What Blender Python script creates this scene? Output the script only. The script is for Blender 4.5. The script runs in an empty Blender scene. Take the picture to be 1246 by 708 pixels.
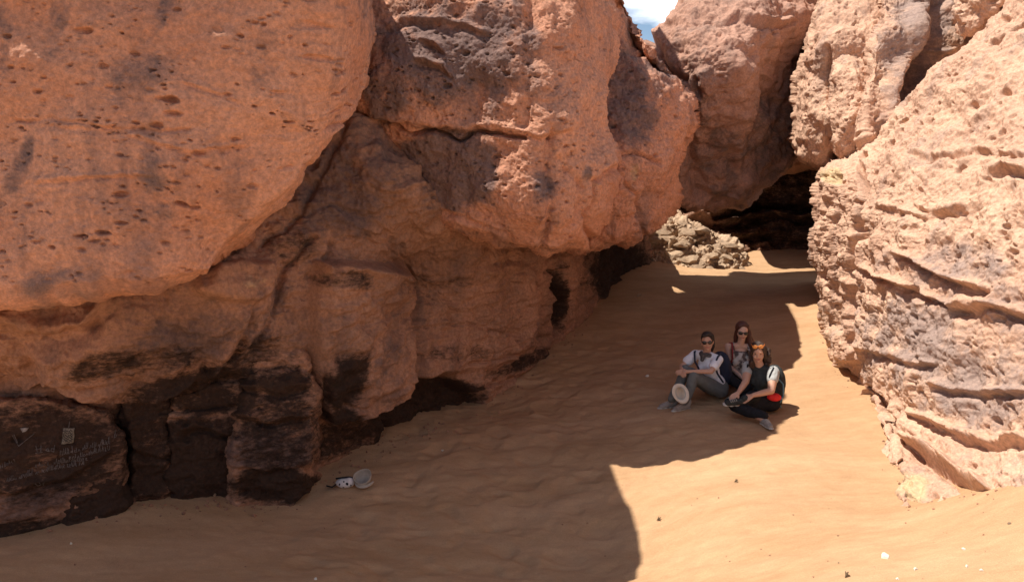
import bpy, bmesh, math, random
import numpy as np
from mathutils import Vector
random.seed(4); np.random.seed(4)
S = bpy.context.scene
COL = S.collection

# ------------------------------------------------------------------ camera
CAMZ = 3.8; PITCH = math.radians(12.0); F = 960.0
cam_d = bpy.data.cameras.new('camera'); cam = bpy.data.objects.new('camera', cam_d); COL.objects.link(cam)
cam.location = (0, 0, CAMZ); cam.rotation_euler = (math.radians(90) - PITCH, 0, 0)
cam_d.sensor_width = 36; cam_d.lens = F / 1246 * 36; cam_d.clip_end = 2000; cam_d.clip_start = 0.05
S.camera = cam
# ------------------------------------------------------------------ sun, sky, exposure
SUN = np.array([-0.43, 0.08, 0.895]); SUN /= np.linalg.norm(SUN)       # direction to the sun
w = bpy.data.worlds.new('World'); S.world = w; w.use_nodes = True
nt = w.node_tree; nt.nodes.clear()
sky = nt.nodes.new('ShaderNodeTexSky'); sky.sky_type = 'NISHITA'; sky.sun_disc = False
sky.sun_elevation = math.asin(SUN[2]); sky.sun_rotation = math.atan2(SUN[0], SUN[1]) % (2 * math.pi)
sky.dust_density = 0.3; sky.altitude = 2300; sky.air_density = 0.9
bg = nt.nodes.new('ShaderNodeBackground'); bg.inputs[1].default_value = 0.08
tc = nt.nodes.new('ShaderNodeTexCoord'); cn = nt.nodes.new('ShaderNodeTexNoise'); cn.inputs['Scale'].default_value = 3.2
cn.inputs['Detail'].default_value = 6; cn.inputs['Roughness'].default_value = 0.55
mp = nt.nodes.new('ShaderNodeMapping'); mp.inputs['Scale'].default_value = (1, 1, 2.6); mp.inputs['Location'].default_value = (0.2, 0.35, 0)
cr = nt.nodes.new('ShaderNodeValToRGB'); cr.color_ramp.elements[0].position = 0.52; cr.color_ramp.elements[1].position = 0.635
mx = nt.nodes.new('ShaderNodeMixRGB'); mx.inputs[2].default_value = (16, 16.2, 16.5, 1)
nt.links.new(tc.outputs['Generated'], mp.inputs[0]); nt.links.new(mp.outputs[0], cn.inputs[0]); nt.links.new(cn.outputs[0], cr.inputs[0])
nt.links.new(cr.outputs[0], mx.inputs[0]); nt.links.new(sky.outputs[0], mx.inputs[1]); nt.links.new(mx.outputs[0], bg.inputs[0])
wo = nt.nodes.new('ShaderNodeOutputWorld'); nt.links.new(bg.outputs[0], wo.inputs[0])
sl = bpy.data.lights.new('sun', 'SUN'); sl.energy = 5.0; sl.angle = math.radians(0.6); sl.color = (1.0, 0.93, 0.82)
so = bpy.data.objects.new('sun', sl); COL.objects.link(so); so.rotation_euler = Vector(SUN).to_track_quat('Z', 'Y').to_euler()
S.view_settings.view_transform = 'Standard'; S.view_settings.look = 'None'; S.view_settings.exposure = 0.5; S.view_settings.gamma = 1
try:
    S.cycles.max_bounces = 7; S.cycles.diffuse_bounces = 5; S.cycles.glossy_bounces = 2; S.cycles.transmission_bounces = 2
except Exception: pass

# ------------------------------------------------------------------ maths helpers
cP, sP = math.cos(PITCH), math.sin(PITCH)
def unproj(px, py, d):
    px = np.asarray(px, float); py = np.asarray(py, float); d = np.asarray(d, float)
    a = (px - 623) / F * d; b = (354 - py) / F * d
    return np.stack([a, d * cP + b * sP, CAMZ + b * cP - d * sP], -1)
def at(px, py, d): return unproj(px, py, d)
def proj(p):
    p = np.asarray(p, float); x = p[..., 0]; y = p[..., 1]; z = p[..., 2] - CAMZ
    d = y * cP - z * sP; u = y * sP + z * cP
    return 623 + F * x / d, 354 - F * u / d, d
def hsh(ix, iy, iz, s):
    h = (ix.astype(np.int64) * 73856093) ^ (iy.astype(np.int64) * 19349663) ^ (iz.astype(np.int64) * 83492791) ^ (s * 2654435761)
    h = (h & 0xffffffff); h = ((h ^ (h >> 16)) * 0x45d9f3b) & 0xffffffff; h = ((h ^ (h >> 16)) * 0x45d9f3b) & 0xffffffff
    return (h ^ (h >> 16)) & 0xffffffff
_G = np.random.RandomState(7).normal(size=(256, 3)); _G /= np.linalg.norm(_G, axis=1)[:, None]; _G = _G.astype(np.float32)
def chunked(fn, P, *a):
    n = len(P); m = 8000
    if n <= m: return fn(P, *a)
    return np.concatenate([fn(P[k:k + m], *a) for k in range(0, n, m)])
def perlin(P, seed=0): return chunked(_perlin, P.reshape(-1, 3), seed)
def _perlin(P, seed):
    P = P.astype(np.float32); i = np.floor(P).astype(np.int64); f = P - i; u = f * f * f * (f * (f * 6 - 15) + 10); out = 0
    for dx in (0, 1):
        wx = u[:, 0] if dx else 1 - u[:, 0]
        for dy in (0, 1):
            wy = u[:, 1] if dy else 1 - u[:, 1]
            for dz in (0, 1):
                wz = u[:, 2] if dz else 1 - u[:, 2]
                g = _G[hsh(i[:, 0] + dx, i[:, 1] + dy, i[:, 2] + dz, seed) & 255]
                out = out + wx * wy * wz * (g[:, 0] * (f[:, 0] - dx) + g[:, 1] * (f[:, 1] - dy) + g[:, 2] * (f[:, 2] - dz))
    return out * 1.6
def fbm(P, octs=4, seed=0, gain=0.5, lac=2.1):
    a = 1; o = 0
    for k in range(octs): o = o + a * perlin(P * lac ** k + 17.3 * k, seed + k); a *= gain
    return o
def ridged(P, octs=3, seed=0):
    a = 1; o = 0
    for k in range(octs): o = o + a * (1 - 2 * np.abs(perlin(P * 2.1 ** k + 9.1 * k, seed + k))); a *= 0.5
    return o / 1.5
def pits(P, seed, dens=0.5, rmin=.15, rmax=.42): return chunked(_pits, P.reshape(-1, 3), seed, dens, rmin, rmax)
def _pits(P, seed, dens, rmin, rmax):
    """sparse pits: 1 in the pit centre, 0 outside; P already scaled to cell size"""
    i = np.floor(P).astype(np.int64); f = P - i; best = np.zeros(len(P))
    for dx in (-1, 0, 1):
        for dy in (-1, 0, 1):
            for dz in (-1, 0, 1):
                h = hsh(i[:, 0] + dx, i[:, 1] + dy, i[:, 2] + dz, seed)
                ox = (h & 255) / 255.; oy = ((h >> 8) & 255) / 255.; oz = ((h >> 16) & 255) / 255.; r = ((h >> 24) & 255) / 255.
                on = r < dens; rr = rmin + (rmax - rmin) * (r / dens) ** 2
                d2 = (f[:, 0] - dx - ox) ** 2 + (f[:, 1] - dy - oy) ** 2 + (f[:, 2] - dz - oz) ** 2
                v = np.where(on, np.clip(1.3 - d2 / (rr * rr), 0, 1), 0) * (rr / rmax)
                best = np.maximum(best, v)
    return best
def smooth(x): x = np.clip(x, 0, 1); return x * x * (3 - 2 * x)
def seg_dist(px, py, poly, closed=False):
    pts = np.array(poly, float); best = np.full(px.shape, 1e9)
    n = len(pts); rng = range(n if closed else n - 1)
    for k in rng:
        a = pts[k]; b = pts[(k + 1) % n]; ab = b - a; L = (ab ** 2).sum() + 1e-9
        t = np.clip(((px - a[0]) * ab[0] + (py - a[1]) * ab[1]) / L, 0, 1)
        best = np.minimum(best, np.hypot(px - a[0] - t * ab[0], py - a[1] - t * ab[1]))
    return best
def poly_sd(px, py, poly):
    """signed distance, positive inside"""
    d = seg_dist(px, py, poly, True); ins = np.zeros(px.shape, bool); n = len(poly)
    for k in range(n):
        x1, y1 = poly[k]; x2, y2 = poly[(k + 1) % n]
        if y1 == y2: continue
        c = ((y1 > py) != (y2 > py)) & (px < (x2 - x1) * (py - y1) / (y2 - y1) + x1); ins ^= c
    return np.where(ins, d, -d)
def tps(pts, X, Y, lam=0.02):
    """thin-plate interpolation of (x, y, value)"""
    p = np.array(pts, float); x = p[:, 0] / 100; y = p[:, 1] / 100; n = len(p)
    K = lambda r2: 0.5 * r2 * np.log(r2 + 1e-9)
    A = np.zeros((n + 3, n + 3)); A[:n, :n] = K((x[:, None] - x) ** 2 + (y[:, None] - y) ** 2) + lam * np.eye(n)
    A[:n, n] = 1; A[:n, n + 1] = x; A[:n, n + 2] = y; A[n:, :n] = A[:n, n:].T
    s = np.linalg.solve(A, np.r_[p[:, 2], 0, 0, 0]); X = X / 100; Y = Y / 100
    o = s[n] + s[n + 1] * X + s[n + 2] * Y
    f = lambda Q: sum(s[k] * K((Q[:, 0] - x[k]) ** 2 + (Q[:, 1] - y[k]) ** 2) for k in range(n))
    return o + chunked(f, np.stack([X.ravel(), Y.ravel()], -1)).reshape(o.shape)
def curve(pts, n, wt=None, rnd=0.0):
    """Catmull-Rom through points, resampled by arc length at parameters wt"""
    p = np.array(pts, float); q = np.vstack([2 * p[0] - p[1], p, 2 * p[-1] - p[-2]]); o = []
    for k in range(1, len(q) - 2):
        t = np.linspace(0, 1, 24, endpoint=False)[:, None]; a, b, c, d = q[k - 1], q[k], q[k + 1], q[k + 2]
        o.append(0.5 * (2 * b + (c - a) * t + (2 * a - 5 * b + 4 * c - d) * t ** 2 + (3 * b - a - 3 * c + d) * t ** 3))
    o.append(p[-1:]); o = np.vstack(o); L = np.r_[0, np.cumsum(np.hypot(*np.diff(o, axis=0).T))]; L /= L[-1]
    w_ = np.linspace(0, 1, n) if wt is None else wt
    return np.stack([np.interp(w_, L, o[:, 0]), np.interp(w_, L, o[:, 1])], -1)

# ------------------------------------------------------------------ object helpers
def tag(o, label=None, cat=None, group=None, kind=None):
    if label: o['label'] = label
    if cat: o['category'] = cat
    if group: o['group'] = group
    if kind: o['kind'] = kind
    return o
def mesh_np(name, V, Fq, mat, parent=None, attr=None, flat=False):
    me = bpy.data.meshes.new(name); V = np.ascontiguousarray(V, dtype=np.float32); Fq = [np.asarray(f, dtype=np.int32) for f in Fq if len(f)]
    me.vertices.add(len(V)); me.vertices.foreach_set('co', V.ravel())
    tot = np.concatenate([np.full(len(f), f.shape[1], np.int32) for f in Fq]); idx = np.concatenate([f.ravel() for f in Fq])
    me.loops.add(len(idx)); me.loops.foreach_set('vertex_index', idx)
    me.polygons.add(len(tot)); st = np.r_[0, np.cumsum(tot)[:-1]].astype(np.int32)
    me.polygons.foreach_set('loop_start', st); me.polygons.foreach_set('loop_total', tot)
    me.polygons.foreach_set('use_smooth', np.full(len(tot), not flat))
    if attr is not None:
        a = me.color_attributes.new('tint', 'FLOAT_COLOR', 'POINT'); c = np.ones((len(V), 4), np.float32); c[:, :attr.shape[1]] = attr
        a.data.foreach_set('color', c.ravel())
    me.update(calc_edges=True); me.validate()
    if mat: me.materials.append(mat)
    o = bpy.data.objects.new(name, me); COL.objects.link(o)
    if parent: o.parent = parent
    return o
def empty(name, loc):
    o = bpy.data.objects.new(name, None); o.empty_display_size = .1; COL.objects.link(o); o.location = [float(v) for v in loc]; return o
def gridfaces(r, c):
    i = np.arange(r - 1)[:, None] * c + np.arange(c - 1)[None]; i = i.ravel()
    return np.stack([i, i + c, i + c + 1, i + 1], -1)

# ------------------------------------------------------------------ materials
def lk(nt, a, b): nt.links.new(a, b)
def rock_mat(name, base, base2, varn_grey, soot=(.021, .014, .0115), pale=(.62, .46, .28), bump=.5, scale=1.0):
    m = bpy.data.materials.new(name); m.use_nodes = True; nt = m.node_tree; N = nt.nodes; b = N['Principled BSDF']
    b.inputs['Roughness'].default_value = .93; b.inputs['Specular IOR Level'].default_value = .15
    tc = N.new('ShaderNodeTexCoord'); co = tc.outputs['Object']
    def noise(sc, det=5, rough=.6, stretch=None):
        n = N.new('ShaderNodeTexNoise'); n.inputs['Scale'].default_value = sc; n.inputs['Detail'].default_value = det; n.inputs['Roughness'].default_value = rough
        if stretch:
            mp = N.new('ShaderNodeMapping'); mp.inputs['Scale'].default_value = stretch; lk(nt, co, mp.inputs[0]); lk(nt, mp.outputs[0], n.inputs[0])
        else: lk(nt, co, n.inputs[0])
        return n.outputs[0]
    def ramp(v, lo, hi):
        r = N.new('ShaderNodeMapRange'); r.interpolation_type = 'SMOOTHSTEP'; r.inputs[1].default_value = lo; r.inputs[2].default_value = hi; lk(nt, v, r.inputs[0]); return r.outputs[0]
    def mix(f, a, c, mode='MIX'):
        x = N.new('ShaderNodeMixRGB'); x.blend_type = mode
        for s, v in zip(x.inputs, (f, a, c)):
            if isinstance(v, (int, float)): s.default_value = v
            elif isinstance(v, tuple): s.default_value = (*v, 1)
            else: lk(nt, v, s)
        return x.outputs[0]
    def math_(op, a, c):
        x = N.new('ShaderNodeMath'); x.operation = op
        for s, v in zip(x.inputs, (a, c)):
            if isinstance(v, (int, float)): s.default_value = v
            else: lk(nt, v, s)
        return x.outputs[0]
    at_ = N.new('ShaderNodeAttribute'); at_.attribute_name = 'tint'; sp = N.new('ShaderNodeSeparateColor'); lk(nt, at_.outputs[0], sp.inputs[0])
    c = mix(ramp(noise(.9 * scale, 6), .35, .65), base, base2)
    streak = ramp(noise(1.0 * scale, 5, .6, (2.6, 2.6, .45)), .52, .66)          # vertical run-off stains of desert varnish
    c = mix(math_('MULTIPLY', streak, .42), c, varn_grey)
    brk = noise(3.2 * scale, 8, .68)
    vm = ramp(math_('ADD', sp.outputs[0], math_('MULTIPLY', math_('SUBTRACT', brk, .5), 2.0)), .3, .85); c = mix(math_('MULTIPLY', vm, .88), c, varn_grey)  # grey mask: varnish, other grey patches and the third boulder's painted shade
    pm = ramp(math_('ADD', sp.outputs[2], math_('MULTIPLY', math_('SUBTRACT', brk, .5), .8)), .4, .65); c = mix(pm, c, pale)
    brk2 = mix(.45, noise(3.0 * scale, 9, .72, (1, 1, 2.2)), noise(13 * scale, 8, .75, (1, 1, 2.6)))
    sm = ramp(math_('ADD', sp.outputs[1], math_('MULTIPLY', math_('SUBTRACT', brk2, .5), 2.2)), .3, .8); c = mix(math_('MULTIPLY', sm, .92), c, soot)  # soot mask, also the dark painted into the hollow and far wall
    fine = noise(26 * scale, 8, .75); c = mix(.95, c, mix(ramp(fine, .25, .75), (.62, .62, .62), (1.3, 1.26, 1.2)), 'MULTIPLY')
    lk(nt, c, b.inputs['Base Color'])
    v = N.new('ShaderNodeTexVoronoi'); v.inputs['Scale'].default_value = 34 * scale; lk(nt, co, v.inputs[0]); pores = ramp(math_('ADD', v.outputs[0], math_('MULTIPLY', noise(5 * scale, 3), .35)), .13, .26)
    h = math_('ADD', math_('MULTIPLY', noise(16 * scale, 10, .72), 1.0), math_('MULTIPLY', pores, .22))
    bp = N.new('ShaderNodeBump'); bp.inputs['Strength'].default_value = bump; bp.inputs['Distance'].default_value = .06; lk(nt, h, bp.inputs['Height']); lk(nt, bp.outputs[0], b.inputs['Normal'])
    return m
def mat(name, col, rough=.8, var=.0, spec=.3, scale=30, bump=0, metal=0):
    m = bpy.data.materials.new(name); m.use_nodes = True; nt = m.node_tree; b = nt.nodes['Principled BSDF']
    b.inputs['Roughness'].default_value = rough; b.inputs['Specular IOR Level'].default_value = spec; b.inputs['Metallic'].default_value = metal
    tc = nt.nodes.new('ShaderNodeTexCoord'); n = nt.nodes.new('ShaderNodeTexNoise'); n.inputs['Scale'].default_value = scale; n.inputs['Detail'].default_value = 5; lk(nt, tc.outputs['Object'], n.inputs[0])
    r = nt.nodes.new('ShaderNodeMapRange'); r.inputs[1].default_value = .3; r.inputs[2].default_value = .7; r.inputs[3].default_value = 1 - var; r.inputs[4].default_value = 1 + var; lk(nt, n.outputs[0], r.inputs[0])
    x = nt.nodes.new('ShaderNodeVectorMath'); x.operation = 'SCALE'; x.inputs[0].default_value = col; lk(nt, r.outputs[0], x.inputs['Scale']); lk(nt, x.outputs[0], b.inputs['Base Color'])
    if bump:
        bp = nt.nodes.new('ShaderNodeBump'); bp.inputs['Strength'].default_value = bump; bp.inputs['Distance'].default_value = .01; lk(nt, n.outputs[0], bp.inputs['Height']); lk(nt, bp.outputs[0], b.inputs['Normal'])
    return m
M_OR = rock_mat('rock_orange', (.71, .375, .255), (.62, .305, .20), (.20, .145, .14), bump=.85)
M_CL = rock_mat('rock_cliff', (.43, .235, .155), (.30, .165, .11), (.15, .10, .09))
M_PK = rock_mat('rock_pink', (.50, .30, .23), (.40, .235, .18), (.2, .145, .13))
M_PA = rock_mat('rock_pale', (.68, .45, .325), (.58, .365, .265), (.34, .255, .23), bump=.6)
M_RB = rock_mat('rubble_stone', (.60, .44, .31), (.48, .34, .235), (.28, .21, .17), bump=.8)

# ------------------------------------------------------------------ sand ground
SANDP = [(20, 635, 7.6), (160, 600, 8.0), (330, 598, 8.4), (430, 590, 8.6), (470, 530, 9.6), (590, 490, 10.8), (680, 410, 13), (720, 350, 15.5), (770, 325, 17.2),
         (870, 490, 10.2), (890, 470, 10.7), (940, 500, 9.9), (890, 330, 18.), (960, 330, 18.), (800, 400, 13.4), (745, 700, 6.8), (1000, 400, 12.5), (1020, 450, 11.), (1072, 500, 9.4),
         (1092, 560, 8.0), (1105, 613, 6.9), (1180, 603, 6.4), (1246, 590, 6.0), (1246, 708, 4.5), (1000, 700, 5.3), (1120, 660, 5.7), (900, 620, 7.0), (0, 708, 6.3), (300, 700, 6.5), (620, 600, 8.3), (1000, 560, 8.0)]
_sp = [tuple(unproj(*p)) for p in SANDP] + [(0, 1, 1.9), (-4, 2, 1.2), (4, 1, 2.3), (0, 3.5, 1.2), (5.5, 5.5, 1.9), (5, 3, 2.1), (-5.5, 5.5, .3), (6.5, 9, 1.2), (6.5, 14, .8), (0, -8, 2.6), (-12, 5, 1), (12, 5, 3), (0, 24, .7), (8, 24, .8), (-8, 24, .8)]
def sand_base(x, y): return tps([(a * 100, b * 100, c) for a, b, c in _sp], np.asarray(x, float) * 100, np.asarray(y, float) * 100, .03)
def sand_h(x, y):
    x = np.atleast_1d(np.asarray(x, float)); y = np.atleast_1d(np.asarray(y, float))
    far = np.clip((np.hypot(x, y - 8) - 18) / 14, 0, 1); z = sand_base(np.clip(x, -14, 14), np.clip(y, -10, 26)) * (1 - far) + 1.6 * far
    P = np.stack([x, y, 0 * x], -1)
    Q = P + .10 * np.stack([fbm(P * 2.2, 3, 11), fbm(P * 2.2, 3, 12), 0 * x], -1)
    foot = pits(Q * np.array([3.0, 3.9, 1]) + [0, 0, .5], 5, .8, .18, .6)
    foot2 = pits(Q * np.array([5.6, 6.6, 1]) + [3, 0, .5], 8, .8, .2, .6)
    tread = smooth((2.9 - np.abs(x - .1 - (y - 7) * .22)) / 1.8) * smooth((14 - y) / 3) + .1
    z = z - foot * .034 * tread - foot2 * .017 * tread
    z = z + .035 * fbm(P * .9, 3, 31) + .013 * fbm(P * 3.1, 3, 41) * (.35 + tread) + .004 * fbm(P * 12, 2, 51)
    z = z + .003 * np.sin(x * 2 + y * 9 + 2.2 * perlin(P * .8, 61)) * smooth(perlin(P * .5, 71) + .4)
    return z
xs = np.unique(np.r_[-200, -120, -60, -35, -22, -14, np.linspace(-9, 8, 560), 12, 18, 26, 40, 70, 120, 200])
ys = np.unique(np.r_[-200, -100, -50, -25, -12, -6, -3, np.linspace(0, 4, 40), np.linspace(4, 13, 430), np.linspace(13, 22, 180), 26, 32, 45, 70, 120, 250])
GX, GY = np.meshgrid(xs, ys); Z = sand_h(GX.ravel(), GY.ravel())
def sand_mat():
    m = bpy.data.materials.new('sand'); m.use_nodes = True; nt = m.node_tree; N = nt.nodes; b = N['Principled BSDF']; b.inputs['Roughness'].default_value = .95; b.inputs['Specular IOR Level'].default_value = .1
    tc = N.new('ShaderNodeTexCoord')
    def noise(sc, det, st=None):
        n = N.new('ShaderNodeTexNoise'); n.inputs['Scale'].default_value = sc; n.inputs['Detail'].default_value = det; n.inputs['Roughness'].default_value = .65
        if st:
            mp = N.new('ShaderNodeMapping'); mp.inputs['Scale'].default_value = st; mp.inputs['Rotation'].default_value = (0, 0, .35); lk(nt, tc.outputs['Object'], mp.inputs[0]); lk(nt, mp.outputs[0], n.inputs[0])
        else: lk(nt, tc.outputs['Object'], n.inputs[0])
        return n.outputs[0]
    def cr(v, a, c, lo=.35, hi=.65):
        r = N.new('ShaderNodeValToRGB'); r.color_ramp.elements[0].position = lo; r.color_ramp.elements[0].color = (*a, 1); r.color_ramp.elements[1].position = hi; r.color_ramp.elements[1].color = (*c, 1); lk(nt, v, r.inputs[0]); return r.outputs[0]
    a = cr(noise(1.1, 6, (.5, 1.6, 1)), (.42, .255, .138), (.50, .318, .185)); c = cr(noise(130, 4), (.82, .82, .82), (1.15, 1.15, 1.15)); d = cr(noise(7, 6, (.6, 1.5, 1)), (.93, .91, .9), (1.05, 1.05, 1.04))
    x = N.new('ShaderNodeMixRGB'); x.blend_type = 'MULTIPLY'; x.inputs[0].default_value = 1; lk(nt, a, x.inputs[1]); lk(nt, c, x.inputs[2])
    x2 = N.new('ShaderNodeMixRGB'); x2.blend_type = 'MULTIPLY'; x2.inputs[0].default_value = 1; lk(nt, x.outputs[0], x2.inputs[1]); lk(nt, d, x2.inputs[2]); lk(nt, x2.outputs[0], b.inputs['Base Color'])
    ad = N.new('ShaderNodeMath'); ad.operation = 'MULTIPLY_ADD'; ad.inputs[1].default_value = .12; lk(nt, noise(240, 3), ad.inputs[0]); lk(nt, noise(9, 8), ad.inputs[2])
    bp = N.new('ShaderNodeBump'); bp.inputs['Strength'].default_value = .35; bp.inputs['Distance'].default_value = .03; lk(nt, ad.outputs[0], bp.inputs['Height']); lk(nt, bp.outputs[0], b.inputs['Normal'])
    return m
M_SAND = sand_mat()
sand = mesh_np('sand', np.stack([GX.ravel(), GY.ravel(), Z], -1), [gridfaces(len(ys), len(xs))[:, ::-1]], M_SAND)
tag(sand, kind='structure')
def ground_at(px, py):
    """point of the sand seen along a direction"""
    d = np.linspace(3.5, 24, 1200); p = unproj(np.full_like(d, px), np.full_like(d, py), d); g = p[:, 2] - sand_base(p[:, 0], p[:, 1]); k = np.argmax(g < 0)
    q = p[k]; q[2] = float(sand_h(q[0], q[1])[0]); return q

# ------------------------------------------------------------------ rock surfaces
def warp(n, br):
    """n samples in 0..1; br = [(param, share)] breakpoints for density"""
    x = np.linspace(0, 1, n)
    if not br: return x
    xp = [0] + [b[1] for b in br] + [1]; yp = [0] + [b[0] for b in br] + [1]
    return np.interp(x, xp, yp)
def rock(name, top, right, bottom, left, dc, n, material, roll=(None,) * 4, thick=3.0, feats=(), blobs=(), amp=1.0, rough=.05, pit=((9, .5, .05),), strata=0., sstr=(1, 1, 5), bw=None, seed=0, wig=1.5, sw=None, tw=None, parent=None, lam=.02, pitmask=None, big=.12):
    nc, nr = n; s = warp(nc, sw); t = warp(nr, tw)
    T = curve(top, 0, s); B = curve(bottom, 0, s); L = curve(left, 0, t); R = curve(right, 0, t)
    s_ = s[None, :, None]; t_ = t[:, None, None]
    P = (1 - t_) * T[None] + t_ * B[None] + (1 - s_) * L[:, None] + s_ * R[:, None] - ((1 - s_) * (1 - t_) * T[0] + s_ * (1 - t_) * T[-1] + (1 - s_) * t_ * B[0] + s_ * t_ * B[-1])
    px = P[..., 0].ravel(); py = P[..., 1].ravel()
    d = tps(dc, px, py, lam)
    # wiggle of the outline so that it reads as stone
    Q = np.stack([px / 26, py / 26, 0 * px + seed * 3.1], -1); wx = fbm(Q, 2, 90 + seed, .4) * wig; wy = fbm(Q + 50, 2, 95 + seed, .4) * wig
    px = px + wx; py = py + wy
    pcx, pcy = px.mean(), py.mean()
    for k, r in enumerate(roll):
        if not r: continue
        C = (T, R, B, L)[k]; step = max(1, len(C) // 60); e = seg_dist(P[..., 0].ravel(), P[..., 1].ravel(), np.vstack([C[::step], C[-1:]]))
        u = np.clip(1 - e / r[0], 0, 1); d = d + r[1] * (1 - np.sqrt(np.clip(1 - u * u, 0, 1)))
    V = unproj(px, py, d); sh = (nr, nc)
    def normals(V):
        G = V.reshape(nr, nc, 3); du = np.gradient(G, axis=1); dv = np.gradient(G, axis=0); N = np.cross(dv, du); N /= np.linalg.norm(N, axis=2)[..., None] + 1e-12; return N.reshape(-1, 3)
    N = normals(unproj(px - wx, py - wy, d)).reshape(nr, nc, 3)
    for _ in range(6):
        N[1:-1] = (N[:-2] + 2 * N[1:-1] + N[2:]) / 4; N[:, 1:-1] = (N[:, :-2] + 2 * N[:, 1:-1] + N[:, 2:]) / 4
    N = N.reshape(-1, 3); N /= np.linalg.norm(N, axis=1)[:, None]
    # hand-placed forms (ledges, blocks, cracks), then stone relief
    fx = px + 3 * fbm(np.stack([px / 24, py / 24, 0 * px], -1), 3, 120 + seed, .4); fy = py + 3 * fbm(np.stack([px / 24, py / 24, 0 * px + 9], -1), 3, 130 + seed, .4)
    h = np.zeros(len(px))
    for f in feats:
        if f[0] == 'crack':   # poly, width px, depth m
            dd = seg_dist(fx, fy, f[1]); mod = .75 + .5 * perlin(np.stack([px / 22, py / 22, 0 * px], -1), 7); h -= f[3] * np.exp(-(dd / (f[2] * mod + .3)) ** 2)
        elif f[0] == 'ridge':
            dd = seg_dist(fx, fy, f[1]); h += f[3] * np.exp(-(dd / f[2]) ** 2)
        elif f[0] == 'slab':  # poly, edge px, height m (rises sharply at its edge)
            sd = poly_sd(fx, fy, f[1]); h += f[3] * smooth(sd / f[2] * .5 + .5)
        elif f[0] == 'ledge': # overhang along a line: bulges above it, cut in under it. poly left to right, width, height
            pl = np.array(f[1], float); yl = np.interp(fx, pl[:, 0], pl[:, 1]); inx = smooth((fx - pl[0, 0]) / 16) * smooth((pl[-1, 0] - fx) / 16)
            ww = f[2] * (.8 + .5 * perlin(np.stack([px / 40, py / 40, 0 * px + 3], -1), 11)); v = (fy - yl) / ww; h += f[3] * inx * (-1.9 * v * np.exp(-v * v * 1.4))
    nz = big * fbm(V * .9, 3, 200 + seed) + rough * fbm(V * 3.7, 5, 210 + seed, .55)
    if strata: nz = nz + strata * ridged(V * np.array(sstr) * 1.1 + .3 * fbm(V * 1.5, 2, 77)[:, None], 4, 220 + seed)
    pm = 1 if pitmask is None else pitmask(px, py, V)
    for (sc, dens, dep, *st) in pit:
        st = st[0] if st else (1, 1, 1.8)
        nz = nz - dep * pm * pits(V * np.array(st) * sc + .25 * fbm(V * sc * .7, 2, 5)[:, None], 300 + seed + int(sc), dens)
    V = V + N * (h + amp * nz)[:, None]
    at_ = np.zeros((len(px), 3))
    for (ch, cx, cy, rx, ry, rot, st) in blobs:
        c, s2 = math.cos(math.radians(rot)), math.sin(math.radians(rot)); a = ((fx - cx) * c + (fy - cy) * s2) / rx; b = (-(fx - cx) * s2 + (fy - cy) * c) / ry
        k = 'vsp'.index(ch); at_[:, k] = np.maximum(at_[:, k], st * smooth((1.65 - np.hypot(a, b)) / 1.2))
    # closed back
    ring = np.r_[np.arange(nc), (np.arange(1, nr)) * nc + nc - 1, (nr - 1) * nc + np.arange(nc - 2, -1, -1), np.arange(nr - 2, 0, -1) * nc]
    allV = [V]; faces = [gridfaces(nr, nc)]; prev = ring; base = len(V)
    rq = proj(V[ring]); rp = np.stack(rq[:2], -1); rd = rq[2]
    for sc, dt in ((1.0, .25), (.985, .6), (.93, 1.0)):
        q = np.array([pcx, pcy]) + (rp - [pcx, pcy]) * sc; nvv = unproj(q[:, 0], q[:, 1], rd + thick * dt); nvv = nvv + .1 * N[ring] * fbm(nvv * 2, 3, 9)[:, None]
        ids = base + np.arange(len(ring)); nx_ = np.roll(ids, -1); pn = np.roll(prev, -1)
        faces.append(np.stack([prev, pn, nx_, ids], -1)); allV.append(nvv); base += len(ring); prev = ids
    cen = unproj(pcx, pcy, rd.mean() + thick * 1.05)[None]; allV.append(cen); faces.append(np.stack([prev, np.roll(prev, -1), np.full(len(prev), base)], -1))
    V2 = np.vstack(allV); A2 = np.zeros((len(V2), 3)); A2[:len(V)] = at_
    for k in range(3): A2[len(V):len(V) + 3 * len(ring)] = np.tile(at_[ring], (3, 1))
    o = mesh_np(name, V2, faces, material, attr=A2)
    o['_s'] = 0; del o['_s']
    ctr = V.mean(0); ctr[2] = V[:, 2].min()
    me = o.data; me.transform(__import__('mathutils').Matrix.Translation(-Vector(ctr))); o.location = Vector(ctr)
    if parent: o.parent = parent; o.location = Vector(ctr) - parent.location
    o_surf[name] = (px, py, V)
    return o
o_surf = {}

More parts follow.
